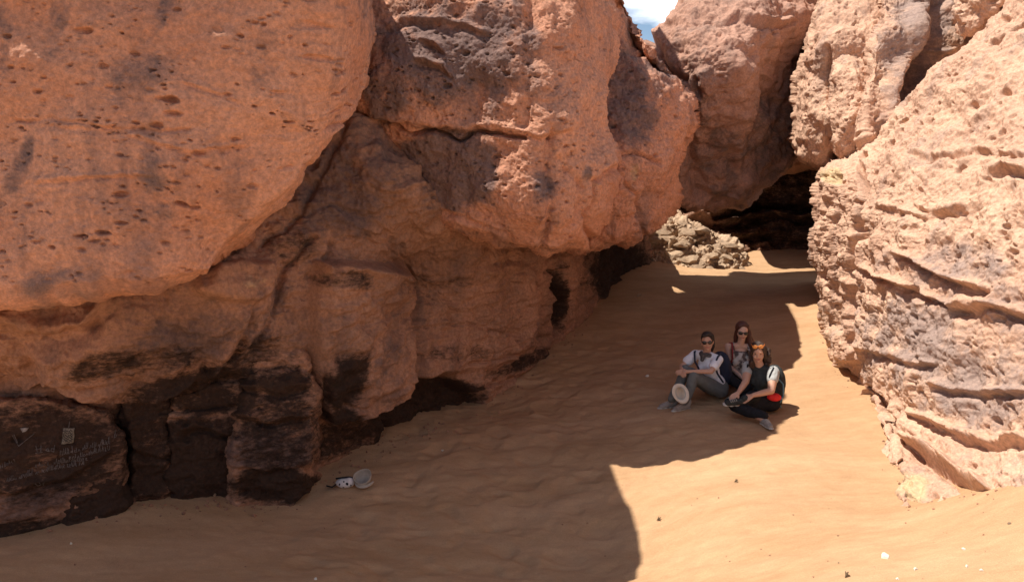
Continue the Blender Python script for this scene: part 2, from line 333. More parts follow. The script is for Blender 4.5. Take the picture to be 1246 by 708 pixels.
# A: huge overhanging boulder on the left
A = rock('boulder', top=[(-520, -330), (0, -360), (255, -330)], right=[(255, -330), (315, -205), (372, -95), (412, -15), (420, 40), (411, 84), (406, 120), (412, 150)],
     bottom=[(-520, 410), (-170, 378), (0, 354), (100, 345), (200, 332), (256, 322), (300, 300), (345, 250), (385, 188), (412, 150)], left=[(-520, -330), (-520, 410)],
     dc=[(-520, -330, 5.9), (-520, 0, 5.95), (-520, 400, 6.3), (-170, 0, 5.86), (-170, 340, 6.2), (0, 0, 5.86), (0, 150, 6.0), (0, 330, 6.2), (200, 0, 5.93), (200, 150, 6.02), (200, 310, 6.3), (300, 60, 6.02), (400, 0, 6.18), (400, 100, 6.35), (330, 220, 6.4), (400, 150, 6.6),
         (256, 318, 6.6), (440, 40, 6.42), (460, -10, 6.45), (250, -160, 5.85), (370, -160, 6.4), (150, -330, 6.4), (280, -330, 6.6), (-170, -200, 6.0)],
     n=(560, 520), material=M_OR, roll=(None, (48, 1.15), (12, .5), None), thick=2.6, sw=[(.42, .14)], tw=[(.46, .22)],
     feats=[('slab', [(-560, -420), (360, -420), (440, -60), (470, 60), (396, 156), (345, 222), (292, 272), (243, 316), (150, 336), (0, 350), (-170, 380)], 14, .28),
            ('crack', [(45, 150), (110, 152), (160, 162), (240, 158)], 3, .03), ('crack', [(370, 150), (400, 152), (430, 148)], 4, .04), ('ledge', [(60, 152), (160, 163), (230, 180), (300, 172)], 7, .02), ('ledge', [(225, 106), (260, 110), (300, 124)], 6, .018), ('ledge', [(60, 222), (140, 214), (200, 210)], 4, .02)],
     blobs=[('v', 95, 35, 14, 55, 10, .62), ('v', 185, 90, 40, 60, 15, .5), ('v', 48, 205, 12, 46, 24, .62), ('v', 215, 30, 12, 50, 20, .6), ('v', 200, 200, 20, 30, 20, .6), ('v', 10, 180, 14, 14, 0, .7), ('v', 90, 330, 60, 22, -8, .55), ('v', 320, 80, 20, 40, 10, .55), ('v', 30, 60, 20, 60, 0, .5), ('v', 190, 260, 25, 25, 0, .5), ('v', 420, 0, 30, 60, 0, .5)],
     rough=.024, big=.09, pit=((7.5, .15, .09, (.75, .75, 2.0)), (12, .3, .06, (.8, .8, 1.7)), (19, .42, .042)), seed=1,
     pitmask=lambda px, py, V: smooth(.5 + 1.2 * fbm(np.stack([px / 60, py / 30, 0 * px], -1), 3, 77)) * .9 + .9 * np.exp(-(np.minimum(seg_dist(px, py, [(0, 130), (60, 150), (160, 163), (290, 170)]), seg_dist(px, py, [(200, 100), (300, 118), (330, 146), (430, 150)])) / 10) ** 2) + .12)
tag(A, 'huge smooth orange boulder overhanging at upper left, pocked with small dark holes', 'boulder')

# B: undercut cliff below and behind it
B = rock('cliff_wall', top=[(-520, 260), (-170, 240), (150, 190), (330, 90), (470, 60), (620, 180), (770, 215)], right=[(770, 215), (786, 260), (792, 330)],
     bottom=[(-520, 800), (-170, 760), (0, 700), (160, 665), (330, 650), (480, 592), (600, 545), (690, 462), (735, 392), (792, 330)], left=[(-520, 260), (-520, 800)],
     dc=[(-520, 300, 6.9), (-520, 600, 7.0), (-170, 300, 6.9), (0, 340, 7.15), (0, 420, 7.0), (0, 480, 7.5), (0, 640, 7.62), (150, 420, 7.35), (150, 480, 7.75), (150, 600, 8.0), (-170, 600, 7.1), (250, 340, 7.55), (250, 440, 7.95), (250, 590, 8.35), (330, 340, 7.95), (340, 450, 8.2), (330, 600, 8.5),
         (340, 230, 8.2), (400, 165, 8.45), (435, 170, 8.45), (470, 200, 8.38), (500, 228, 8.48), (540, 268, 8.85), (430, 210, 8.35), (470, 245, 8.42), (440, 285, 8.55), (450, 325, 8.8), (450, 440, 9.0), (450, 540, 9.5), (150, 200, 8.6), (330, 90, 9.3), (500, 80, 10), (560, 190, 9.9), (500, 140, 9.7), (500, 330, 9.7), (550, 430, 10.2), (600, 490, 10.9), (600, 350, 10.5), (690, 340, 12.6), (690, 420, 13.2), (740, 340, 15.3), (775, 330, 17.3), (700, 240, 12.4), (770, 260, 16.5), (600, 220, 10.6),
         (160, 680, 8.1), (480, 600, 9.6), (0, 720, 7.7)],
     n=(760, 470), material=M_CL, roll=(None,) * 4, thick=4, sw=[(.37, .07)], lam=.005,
     feats=[('ledge', [(-170, 420), (0, 398), (60, 402), (110, 396), (150, 372)], 12, .1), ('crack', [(0, 398), (60, 404), (118, 392), (150, 365)], 3, .06),
            ('slab', [(-560, 360), (0, 360), (110, 345), (150, 365), (110, 398), (60, 408), (0, 402), (-170, 420)], 8, .14),
            ('slab', [(150, 345), (250, 320), (330, 310), (320, 400), (290, 440), (225, 470), (150, 478), (60, 455), (40, 420), (120, 400)], 14, .18),
            ('ledge', [(20, 470), (60, 462), (110, 474), (150, 485), (210, 462), (240, 450)], 9, .13),
            ('slab', [(262, 330), (290, 322), (330, 320), (326, 350), (300, 362), (268, 356), (240, 350)], 5, .14),
            ('crack', [(318, 300), (335, 285), (360, 270), (392, 210), (420, 160)], 5, .08), ('crack', [(250, 440), (300, 420), (330, 385), (345, 330), (380, 290)], 4, .08), ('crack', [(400, 300), (380, 340), (375, 420), (382, 470)], 4, .10),
            ('crack', [(330, 270), (372, 262), (400, 250), (440, 262), (490, 244)], 4, .05), ('ridge', [(290, 372), (278, 410), (262, 445)], 10, .07), ('crack', [(300, 372), (290, 410), (272, 445)], 5, .07),
            ('slab', [(382, 318), (488, 318), (484, 462), (478, 472), (430, 492), (385, 504), (372, 440), (374, 370)], 3.5, .32),
            ('crack', [(385, 478), (430, 476), (455, 462), (495, 455)], 2.5, .04), ('crack', [(380, 505), (440, 497)], 3, .05), ('crack', [(384, 420), (410, 450), (400, 470)], 9, .05),
            ('slab', [(462, 494), (484, 474), (492, 464), (545, 452), (556, 460), (576, 478), (590, 474), (590, 520), (560, 560), (464, 610)], 3, -.32),
            ('crack', [(500, 465), (560, 445), (640, 425), (680, 400)], 3, .06), ('crack', [(590, 470), (640, 455), (672, 438)], 3, .08), ('slab', [(500, 320), (640, 320), (650, 420), (590, 450), (508, 458)], 4, .1),
            ('crack', [(645, 330), (650, 380), (645, 420)], 3, .10), ('slab', [(672, 330), (688, 326), (686, 395), (676, 408)], 3, -.35), ('crack', [(590, 400), (592, 460)], 2, .05), ('crack', [(500, 400), (560, 392), (600, 402)], 2.5, .04)],
     blobs=[('s', 40, 650, 90, 30, 0, .8), ('v', 400, 230, 60, 70, 0, .8), ('s', 180, 425, 70, 18, -8, .6), ('s', 300, 430, 50, 30, -20, .62), ('s', 235, 455, 80, 22, -8, .85), ('v', 230, 400, 90, 30, -10, .7), ('s', 60, 545, 100, 55, 0, 1.0), ('s', 130, 430, 45, 16, -10, .72), ('s', 210, 470, 60, 35, 0, .7), ('s', 270, 530, 80, 65, 0, 1.05), ('s', 400, 450, 22, 34, 30, .95), ('s', 400, 490, 22, 12, 0, .95), ('s', 520, 508, 56, 34, -20, 3.5), ('s', 400, 335, 30, 12, -10, .62), ('s', 350, 300, 38, 24, 0, .55),  # strongest blob paints deep-hole darkness onto the shallow hollow
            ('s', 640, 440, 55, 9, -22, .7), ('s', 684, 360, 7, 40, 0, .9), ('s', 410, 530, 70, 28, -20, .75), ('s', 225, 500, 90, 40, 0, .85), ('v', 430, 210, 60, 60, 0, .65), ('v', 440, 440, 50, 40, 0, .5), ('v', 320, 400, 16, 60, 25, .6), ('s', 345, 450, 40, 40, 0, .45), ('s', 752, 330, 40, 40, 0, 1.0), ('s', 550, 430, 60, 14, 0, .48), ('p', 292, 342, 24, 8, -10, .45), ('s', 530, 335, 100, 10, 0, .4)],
     rough=.06, strata=.05, sstr=(.8, .8, 4.2), big=.10, pit=((6.5, .14, .09), (12, .14, .04)), seed=2, pitmask=lambda px, py, V: .35 + .9 * smooth((px - 470) / 40) + .3 * smooth((150 - px) / 50))
tag(B, 'long undercut orange cliff wall, sooty black along its foot, beneath the leaning boulders', 'cliff')

# C: second leaning boulder
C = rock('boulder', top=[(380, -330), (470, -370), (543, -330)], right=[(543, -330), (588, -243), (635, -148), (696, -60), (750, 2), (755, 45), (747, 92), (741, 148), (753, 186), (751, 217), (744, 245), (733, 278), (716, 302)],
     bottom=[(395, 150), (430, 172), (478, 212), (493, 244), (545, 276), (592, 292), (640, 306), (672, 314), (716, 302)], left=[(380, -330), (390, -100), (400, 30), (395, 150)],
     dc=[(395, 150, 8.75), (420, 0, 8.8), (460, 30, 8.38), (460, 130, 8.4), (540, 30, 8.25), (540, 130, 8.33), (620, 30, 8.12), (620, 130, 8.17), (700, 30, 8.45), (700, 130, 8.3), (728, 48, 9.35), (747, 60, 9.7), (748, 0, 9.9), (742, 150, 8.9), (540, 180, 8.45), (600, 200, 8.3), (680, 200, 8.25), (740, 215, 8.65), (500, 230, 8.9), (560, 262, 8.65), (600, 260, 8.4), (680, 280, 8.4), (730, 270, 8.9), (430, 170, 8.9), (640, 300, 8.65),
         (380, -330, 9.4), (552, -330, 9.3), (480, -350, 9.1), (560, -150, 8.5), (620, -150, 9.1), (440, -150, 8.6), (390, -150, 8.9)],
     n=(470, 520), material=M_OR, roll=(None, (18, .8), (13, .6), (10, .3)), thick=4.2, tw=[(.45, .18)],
     feats=[('crack', [(432, 146), (470, 148), (500, 162), (530, 158), (560, 172), (580, 158), (610, 162), (640, 170)], 2.6, .16), ('ledge', [(440, 140), (500, 150), (560, 158), (600, 152), (650, 166), (700, 158)], 8, .035),
            ('crack', [(668, 160), (664, 200), (670, 250), (660, 305)], 6, .07), ('crack', [(750, 205), (728, 225), (716, 262), (722, 300)], 5, .1), ('crack', [(690, 205), (710, 230), (700, 270)], 5, .05), ('crack', [(646, 0), (642, 60), (640, 150)], 10, .05), ('ridge', [(694, 0), (690, 140)], 22, .08),
            ('crack', [(500, 250), (560, 262), (620, 290)], 4, .05), ('ledge', [(455, 30), (500, 22), (560, 30), (600, 44)], 10, .06), ('ledge', [(500, 74), (540, 84), (556, 100)], 8, .09), ('ledge', [(505, 48), (530, 56), (548, 70)], 6, .09)],
     blobs=[('v', 545, 205, 60, 44, 10, 1.35), ('v', 530, 60, 85, 70, 0, .85), ('v', 600, 60, 30, 80, 0, .85), ('v', 470, 110, 30, 40, 0, .85), ('v', 660, 225, 16, 18, 0, .8), ('v', 648, 80, 14, 80, 0, .55), ('v', 712, 215, 8, 18, 0, .6), ('v', 625, 60, 20, 70, 0, .6), ('s', 560, 160, 60, 5, 8, .5), ('p', 729, 228, 4, 11, 0, .5), ('s', 640, 305, 60, 6, 5, .5)],  # first entry: darker grey patch low on the left face
     rough=.042, big=.09, pit=((9, .16, .07), (14, .28, .05), (21, .38, .03)), seed=3)
tag(C, 'second leaning boulder with grey varnish streaks, a darker purple-grey patch and a horizontal crack, hanging over black hollow', 'boulder')

# D: third boulder, round nose
D = rock('boulder', top=[(640, -250), (715, -180), (745, -40), (758, 10)], right=[(758, 10), (769, 38), (780, 62), (803, 84), (828, 104), (844, 128), (846, 150), (831, 186), (823, 235), (810, 270), (784, 292)],
     bottom=[(640, 300), (700, 312), (740, 302), (764, 298), (784, 292)], left=[(640, -250), (640, 0), (640, 300)],
     dc=[(640, -250, 12.95), (640, 0, 11.35), (640, 300, 11.35), (745, 50, 10.85), (770, 60, 10.75), (760, 150, 10.55), (800, 120, 10.65), (835, 140, 11.05), (800, 200, 10.65), (760, 250, 10.55), (815, 240, 11.15), (780, 280, 10.95), (720, 290, 10.85), (720, -150, 11.75)],
     n=(230, 360), material=M_OR, roll=(None, (20, .9), (14, .7), None), thick=2.6, tw=[(.3, .15)],
     feats=[('crack', [(752, 190), (770, 188), (800, 196)], 3, .08), ('crack', [(790, 300), (782, 270), (776, 240), (760, 225)], 4, .08), ('crack', [(700, 300), (745, 270), (778, 262), (785, 240)], 4, .04), ('ledge', [(765, 60), (800, 72), (820, 84)], 7, .07)],
     blobs=[('v', 765, 120, 34, 75, 0, .85), ('v', 800, 100, 26, 30, 0, .6), ('v', 790, 270, 20, 22, 0, .5), ('p', 770, 205, 6, 18, 0, .5)],  # tall grey patch puts the second boulder's shade into the colour
     rough=.055, big=.07, pit=((9, .15, .07), (15, .3, .045), (22, .35, .025)), seed=4)
tag(D, 'third boulder with rounded nose jutting into the gap beneath the patch of sky', 'boulder')

# E: far boulder closing the gap
E = rock('boulder', top=[(760, 52), (785, 50), (802, 34), (819, 12), (838, -20), (860, -60), (950, -90), (1060, -60)], right=[(1060, -60), (1050, 60), (1040, 200), (1030, 240)],
     bottom=[(770, 235), (822, 248), (840, 256), (866, 264), (898, 248), (938, 222), (975, 196), (1030, 240)], left=[(760, 52), (765, 140), (770, 235)],
     dc=[(760, 60, 15.3), (800, 40, 14.7), (800, 120, 14.1), (800, 230, 15.0), (860, 0, 14.6), (860, 60, 13.5), (860, 180, 14.6), (870, 250, 15.6), (930, 10, 14.5), (930, 70, 13.9), (940, 170, 15.2), (970, 30, 14.8), (965, 120, 15.6), (1000, 60, 16.5), (1040, 100, 17.9), (1000, 190, 17.), (950, -80, 17.4), (1050, -50, 17.9)],
     n=(300, 330), material=M_PK, roll=((26, .9), None, (12, .5), (14, .4)), thick=.6,
     feats=[('crack', [(785, 40), (800, 62), (806, 80), (830, 96)], 5, .25), ('ridge', [(856, 90), (862, 112), (850, 122)], 7, .15), ('crack', [(846, 96), (850, 118)], 4, .12), ('crack', [(835, 130), (842, 180), (850, 230)], 12, .2), ('ridge', [(895, 60), (905, 90), (900, 230)], 16, .2), ('crack', [(940, 60), (930, 120), (905, 200)], 14, .18), ('ledge', [(880, 20), (930, 30), (975, 24)], 8, .12)],
     blobs=[('v', 850, 150, 20, 90, 5, .5), ('v', 880, 200, 50, 60, 0, .55), ('v', 930, 170, 40, 60, 0, .6)],
     rough=.065, big=.16, pit=((3.2, .2, .09), (6.5, .2, .07)), seed=5)
tag(E, 'far rounded pink boulder wedged in the gap below the sky', 'boulder')

# recess walls behind and under it
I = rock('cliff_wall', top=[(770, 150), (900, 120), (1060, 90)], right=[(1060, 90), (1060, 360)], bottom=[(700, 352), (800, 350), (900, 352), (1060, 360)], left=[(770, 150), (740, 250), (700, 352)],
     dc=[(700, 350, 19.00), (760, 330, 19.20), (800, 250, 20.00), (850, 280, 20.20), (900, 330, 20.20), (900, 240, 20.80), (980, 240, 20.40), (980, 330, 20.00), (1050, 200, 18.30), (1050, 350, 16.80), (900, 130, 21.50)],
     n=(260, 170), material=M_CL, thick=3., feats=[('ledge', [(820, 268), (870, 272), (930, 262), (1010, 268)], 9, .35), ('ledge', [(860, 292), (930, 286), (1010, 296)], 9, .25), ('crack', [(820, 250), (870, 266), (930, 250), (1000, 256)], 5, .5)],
     blobs=[('s', 820, 230, 40, 40, 0, .8), ('s', 950, 250, 90, 80, 0, .75), ('s', 760, 300, 60, 40, 0, .9)], rough=.12, strata=.12, sstr=(.5, .5, 3.), big=.3, pit=((3, .4, .1),), seed=6)  # broad dark blobs paint extra shade onto this recess wall
tag(I, 'dark layered rock wall deep in shade at the back of the passage', 'cliff')

E2 = rock('boulder', top=[(880, -160), (960, -180), (1090, -160)], right=[(1090, -160), (1090, 180)], bottom=[(884, 200), (960, 216), (1090, 180)], left=[(880, -160), (884, 200)],  # hidden mass added to keep the sun off the back wall
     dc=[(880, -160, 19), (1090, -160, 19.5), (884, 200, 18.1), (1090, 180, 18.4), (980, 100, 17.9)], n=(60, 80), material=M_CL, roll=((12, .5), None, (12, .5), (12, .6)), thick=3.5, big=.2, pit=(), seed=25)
tag(E2, 'unseen rock mass added behind the wedged boulder to shade the back wall', 'boulder')

# F: pitted hanging lobes on the right
def Frock(top, right, bottom, left, dc, n, label, seed, roll, feats=(), blobs=()):
    o = rock('boulder', top, right, bottom, left, dc, n, M_PA, roll=roll, thick=3., feats=feats, blobs=blobs, rough=.05, big=.10, pit=((7, .25, .08, (1, 1, 1.2)), (12, .4, .05, (1, 1, 1.2)), (20, .4, .022)), seed=seed)
    return tag(o, label, 'boulder', 'pitted blocks hanging beside the right-hand boulder')
Frock(top=[(1010, -110), (1040, -130), (1090, -120)], right=[(1090, -120), (1086, -20), (1078, 40), (1060, 76), (1038, 120), (1022, 160), (1010, 205)], bottom=[(971, 182), (976, 192), (986, 196), (1010, 205)], left=[(1010, -110), (998, -10), (984, 34), (973, 64), (968, 100), (969, 150), (971, 182)],
      dc=[(1010, -110, 13.8), (1070, -110, 13.4), (985, 50, 12.6), (970, 110, 12.9), (975, 180, 12.9), (1000, 60, 12.1), (1000, 150, 12.2), (1040, 20, 12.1), (1060, 0, 12.4), (1030, 100, 12.2), (1010, 190, 12.5)],
      n=(120, 330), label='tall narrow pitted block hanging at right edge of the dark passage', seed=7, roll=(None, (8, .5), (10, .7), (10, .8)), feats=[('crack', [(1008, 60), (1012, 110), (1006, 190)], 4, .12)])
Frock(top=[(1000, 62), (1030, 58), (1062, 70)], right=[(1062, 70), (1072, 110), (1068, 150), (1062, 200)], bottom=[(1008, 180), (1018, 196), (1038, 204), (1062, 200)], left=[(1000, 62), (1012, 100), (1010, 140), (1008, 180)],
      dc=[(1000, 70, 12.2), (1030, 80, 11.7), (1060, 80, 11.9), (1012, 140, 11.7), (1035, 140, 11.3), (1060, 150, 11.4), (1035, 195, 11.6), (1060, 195, 11.6)],
      n=(110, 190), label='smaller pitted block with shadowed rounded bottom tucked beside the tall narrow one', seed=8, roll=((12, .6), (8, .4), (12, .8), (8, .6)))
Frock(top=[(1068, -110), (1130, -140), (1230, -120)], right=[(1230, -120), (1220, -20), (1190, 50), (1150, 120), (1100, 190)], bottom=[(1046, 172), (1056, 200), (1075, 205), (1100, 190)], left=[(1068, -110), (1070, 0), (1072, 30), (1060, 62), (1054, 90), (1048, 130), (1046, 172)],
      dc=[(1068, -110, 13), (1230, -120, 12.5), (1074, 20, 11.4), (1062, 80, 11.1), (1058, 150, 10.9), (1080, 195, 10.9), (1100, 40, 11.3), (1090, 100, 11.2), (1130, 20, 12.0), (1120, 90, 11.9), (1170, 10, 12.2), (1170, 50, 12.0), (1110, 150, 11.4)],
      n=(210, 330), label='broad dark-varnished block above the right-hand boulder, its right side in shadow', seed=9, roll=(None, None, (10, .6), (8, .7)), feats=[('ridge', [(1110, 20), (1098, 60), (1084, 100), (1072, 150)], 9, .22), ('crack', [(1140, 0), (1128, 60), (1100, 120)], 14, .2), ('ledge', [(1130, 60), (1150, 66), (1170, 60)], 6, .08)],
      blobs=[('v', 1120, 40, 46, 70, 20, .8), ('v', 1095, 120, 26, 40, 20, .7)])

# G: big sunlit boulder on the right
G = rock('boulder', top=[(1010, 195), (1040, 196), (1066, 176), (1082, 150), (1106, 124), (1150, 76), (1186, 40), (1230, -4), (1300, -90), (1420, -170), (1650, -210), (2000, -230)], right=[(2000, -230), (2000, 300), (2000, 720)],
     bottom=[(1046, 500), (1058, 488), (1068, 482), (1082, 508), (1088, 530), (1094, 572), (1104, 612), (1112, 660), (1180, 690), (1420, 705), (2000, 720)], left=[(1010, 195), (996, 220), (988, 267), (983, 304), (993, 345), (1001, 392), (1008, 440), (1014, 458), (1046, 500)],
     dc=[(1002, 205, 10.9), (1030, 200, 10.6), (1060, 190, 10.4), (990, 250, 11.2), (985, 300, 11.4), (1000, 390, 11.6), (1016, 455, 10.9), (1044, 498, 9.9), (1068, 482, 9.6), (1088, 525, 8.3), (1096, 575, 7.45), (1106, 614, 6.7), (1112, 660, 6.5), (1180, 605, 6.35), (1246, 592, 6.05), (1180, 690, 6.7), (1420, 700, 5.4),
         (1030, 300, 10.2), (1040, 400, 9.9), (1045, 240, 9.9), (1080, 200, 9.5), (1080, 300, 8.9), (1080, 400, 8.8), (1090, 470, 8.6), (1130, 150, 9.3), (1150, 250, 8.1), (1150, 350, 7.8), (1150, 450, 7.6), (1140, 540, 7.45), (1200, 100, 8.6), (1200, 540, 6.7), (1246, 50, 8.6), (1246, 150, 7.7), (1246, 250, 7.1), (1246, 350, 6.8), (1246, 450, 6.5), (1246, 540, 6.3), (1420, 300, 5.8), (1420, 0, 7.2), (1420, -160, 8.6), (1700, 300, 5.6), (1700, -150, 8.0), (1700, 700, 5.3), (2000, 300, 5.9), (2000, -200, 7.8), (2000, 700, 5.8)],
     n=(520, 600), material=M_PA, roll=((10, .5), None, (8, .35), (12, .9)), thick=3.6, sw=[(.40, .90)], lam=.01, wig=2.2,
     feats=[('crack', [(1046, 205), (1048, 240), (1040, 290), (1036, 330), (1034, 400), (1040, 440)], 4.5, .30), ('crack', [(1020, 215), (1014, 300), (1020, 400)], 7, .08),
            ('crack', [(1040, 440), (1052, 470), (1072, 478), (1086, 506), (1090, 560)], 4, .12), ('slab', [(1020, 440), (1045, 440), (1055, 470), (1066, 485), (1044, 505), (1010, 470)], 4, -.15),
            ('ledge', [(1085, 305), (1115, 318), (1150, 338), (1190, 352), (1216, 356)], 8, .11), ('ledge', [(1040, 325), (1080, 340), (1130, 362), (1165, 376)], 7, .10), ('ledge', [(1150, 380), (1210, 372), (1260, 392)], 11, .11), ('ledge', [(1100, 185), (1140, 190), (1180, 180), (1260, 192)], 7, .05), ('ledge', [(1200, 214), (1225, 205), (1270, 222)], 7, .12),
            ('ledge', [(1090, 532), (1120, 548), (1150, 566), (1180, 590), (1215, 606)], 11, .2), ('ledge', [(1100, 500), (1160, 526), (1200, 540), (1240, 538), (1270, 530)], 9, .10), ('slab', [(1090, 535), (1130, 552), (1165, 582), (1205, 604), (1190, 640), (1110, 660)], 8, -.05),
            ('ledge', [(1040, 420), (1100, 440), (1150, 446)], 8, .07), ('ledge', [(1130, 470), (1200, 480), (1260, 476)], 8, .07), ('crack', [(1122, 390), (1124, 420), (1114, 446)], 2.5, .04), ('ledge', [(1060, 250), (1120, 262), (1180, 250)], 8, .06), ('crack', [(1115, 255), (1160, 262)], 5, .08)],
     blobs=[('v', 1120, 420, 75, 60, 10, .78), ('v', 1200, 470, 80, 54, 0, .78), ('v', 1180, 320, 60, 26, 10, .72), ('v', 1120, 330, 50, 20, 20, .6), ('v', 1230, 380, 30, 40, 0, .6), ('v', 1050, 400, 16, 50, 0, .5), ('v', 1070, 450, 30, 30, 0, .55), ('p', 1012, 214, 14, 12, 0, .7), ('p', 1110, 590, 20, 28, 0, .55)],
     rough=.06, big=.08, strata=.016, sstr=(.7, .7, 2.2), pit=((3.6, .2, .15, (.75, .75, 1.6)), (7, .3, .085, (.75, .75, 1.5)), (13, .3, .04), (24, .25, .015)), seed=10)
tag(G, 'large sunlit pale boulder on the right, rough with ledges and hollows, rising from the sand', 'boulder')
rock('boulder', top=[(1170, -60), (1200, -75), (1250, -70)], right=[(1250, -70), (1240, -20), (1222, 10)], bottom=[(1166, 26), (1170, 38), (1186, 42), (1222, 10)], left=[(1170, -60), (1168, -10), (1166, 26)],
     dc=[(1170, -60, 10.6), (1250, -70, 10.4), (1170, 10, 10.2), (1200, -10, 9.8), (1190, 30, 10.)], n=(90, 110), material=M_PA, roll=((10, .5), (8, .4), (8, .5), (8, .5)), thick=1.2, rough=.07, big=.05, pit=((7, .6, .08),), seed=11)
tag(bpy.context.scene.collection.objects[-1], 'small sunlit knob of rock at the top edge above the large pale boulder', 'boulder')

# blocks at the foot of the left cliff
def block(label, ring, d0, seed, blobs, thick=.8, dd=.25, n=(150, 150), soil=.0, feats=(), top_back=.15, rough=.05):
    """ring = TL, ..., as four boundary curves; bulges toward the viewer"""
    top, right, bottom, left = ring; q = np.array(top + right + bottom + left); cx, cy = q.mean(0); x0, x1 = q[:, 0].min(), q[:, 0].max(); y0, y1 = q[:, 1].min(), q[:, 1].max()
    dc = [(x0, y0, d0[0]), (x1, y0, d0[1]), (x1, y1, d0[2]), (x0, y1, d0[3]), (cx, cy, sum(d0) / 4 - dd), (cx, y0 + (y1 - y0) * .25, sum(d0) / 4 - dd * .8), (cx, y0 + (y1 - y0) * .75, (d0[2] + d0[3]) / 2 - dd * .7)]
    o = rock('rock_block', top, right, bottom, left, dc, n, M_CL, roll=((9, .35), (8, .3), None, (8, .3)), thick=thick, blobs=blobs, feats=feats, rough=rough, strata=.035, sstr=(.8, .8, 3.4), big=.06, pit=((7, .4, .04),), seed=seed)
    return o
blk = block('', ([(-60, 492), (20, 478), (80, 484), (132, 496)], [(132, 496), (150, 540), (150, 580), (130, 650)], [(-60, 690), (30, 680), (90, 662), (130, 650)], [(-60, 492), (-60, 690)]), (7.1, 7.65, 7.85, 7.2), 12,
      [('s', 60, 545, 130, 66, 0, .82), ('v', 45, 605, 50, 24, -15, .8), ('s', 40, 655, 120, 28, 0, .8)], n=(220, 190), dd=.12, feats=[('ledge', [(-40, 600), (20, 596), (80, 580), (140, 548)], 10, .05)], rough=.035)
tag(blk, 'soot-black slab at far lower left with white scratched writing and a small pale drawing', 'rock')
GRAF = o_surf['rock_block']
blk = block('', ([(88, 578), (112, 566), (140, 562)], [(140, 562), (158, 596), (160, 625)], [(78, 660), (110, 655), (160, 625)], [(88, 578), (80, 620), (78, 660)]), (7.5, 7.75, 7.75, 7.45), 13, [('s', 120, 600, 90, 90, 0, 1.3)], n=(90, 90), dd=.1)
tag(blk, 'small black rock sunk in the sand at the right foot of the written slab', 'rock')
blk = block('', ([(148, 482), (180, 474), (206, 472)], [(206, 472), (212, 540), (206, 610)], [(150, 640), (180, 625), (206, 610)], [(148, 482), (156, 560), (150, 640)]), (7.7, 7.95, 8.1, 7.9), 14, [('s', 175, 540, 46, 90, 0, .86)], n=(90, 150), dd=.1, feats=[('crack', [(150, 540), (175, 560), (206, 556)], 4, .06)])
tag(blk, 'narrow sooty block standing between the written slab and the wide block', 'rock')
blk = block('', ([(208, 478), (250, 466), (292, 462)], [(292, 462), (300, 520), (290, 615)], [(206, 635), (250, 625), (290, 615)], [(208, 478), (204, 550), (206, 635)]), (7.95, 8.1, 8.25, 8.05), 15, [('s', 250, 485, 50, 22, 0, .85), ('s', 250, 560, 65, 56, 0, 1.1)], n=(130, 170), dd=.12, feats=[('ledge', [(208, 528), (240, 520), (290, 532)], 8, .08), ('crack', [(210, 500), (290, 494)], 3, .05)])
tag(blk, 'wide charred block left of the rounded column, its foot in the sand', 'rock')
blk = block('', ([(298, 436), (330, 424), (372, 422)], [(372, 422), (388, 470), (384, 530), (372, 600)], [(282, 640), (330, 632), (372, 600)], [(298, 436), (290, 500), (280, 560), (282, 640)]), (8.05, 8.2, 8.35, 8.1), 16, [('s', 345, 470, 40, 26, 0, .8), ('s', 335, 590, 50, 22, 0, 1.15), ('s', 300, 480, 16, 50, 0, .85), ('s', 340, 510, 60, 80, 0, .70), ('v', 330, 545, 50, 30, 0, .9)], n=(150, 230), dd=.28, feats=[('ledge', [(288, 470), (330, 478), (384, 470)], 9, .07), ('ledge', [(284, 508), (330, 514), (384, 506)], 8, .09), ('ledge', [(280, 566), (330, 574), (380, 560)], 8, .05), ('crack', [(290, 450), (340, 446), (384, 452)], 4, .04)])
tag(blk, 'rounded column of stacked dark layers bulging from the foot of the left cliff', 'rock')


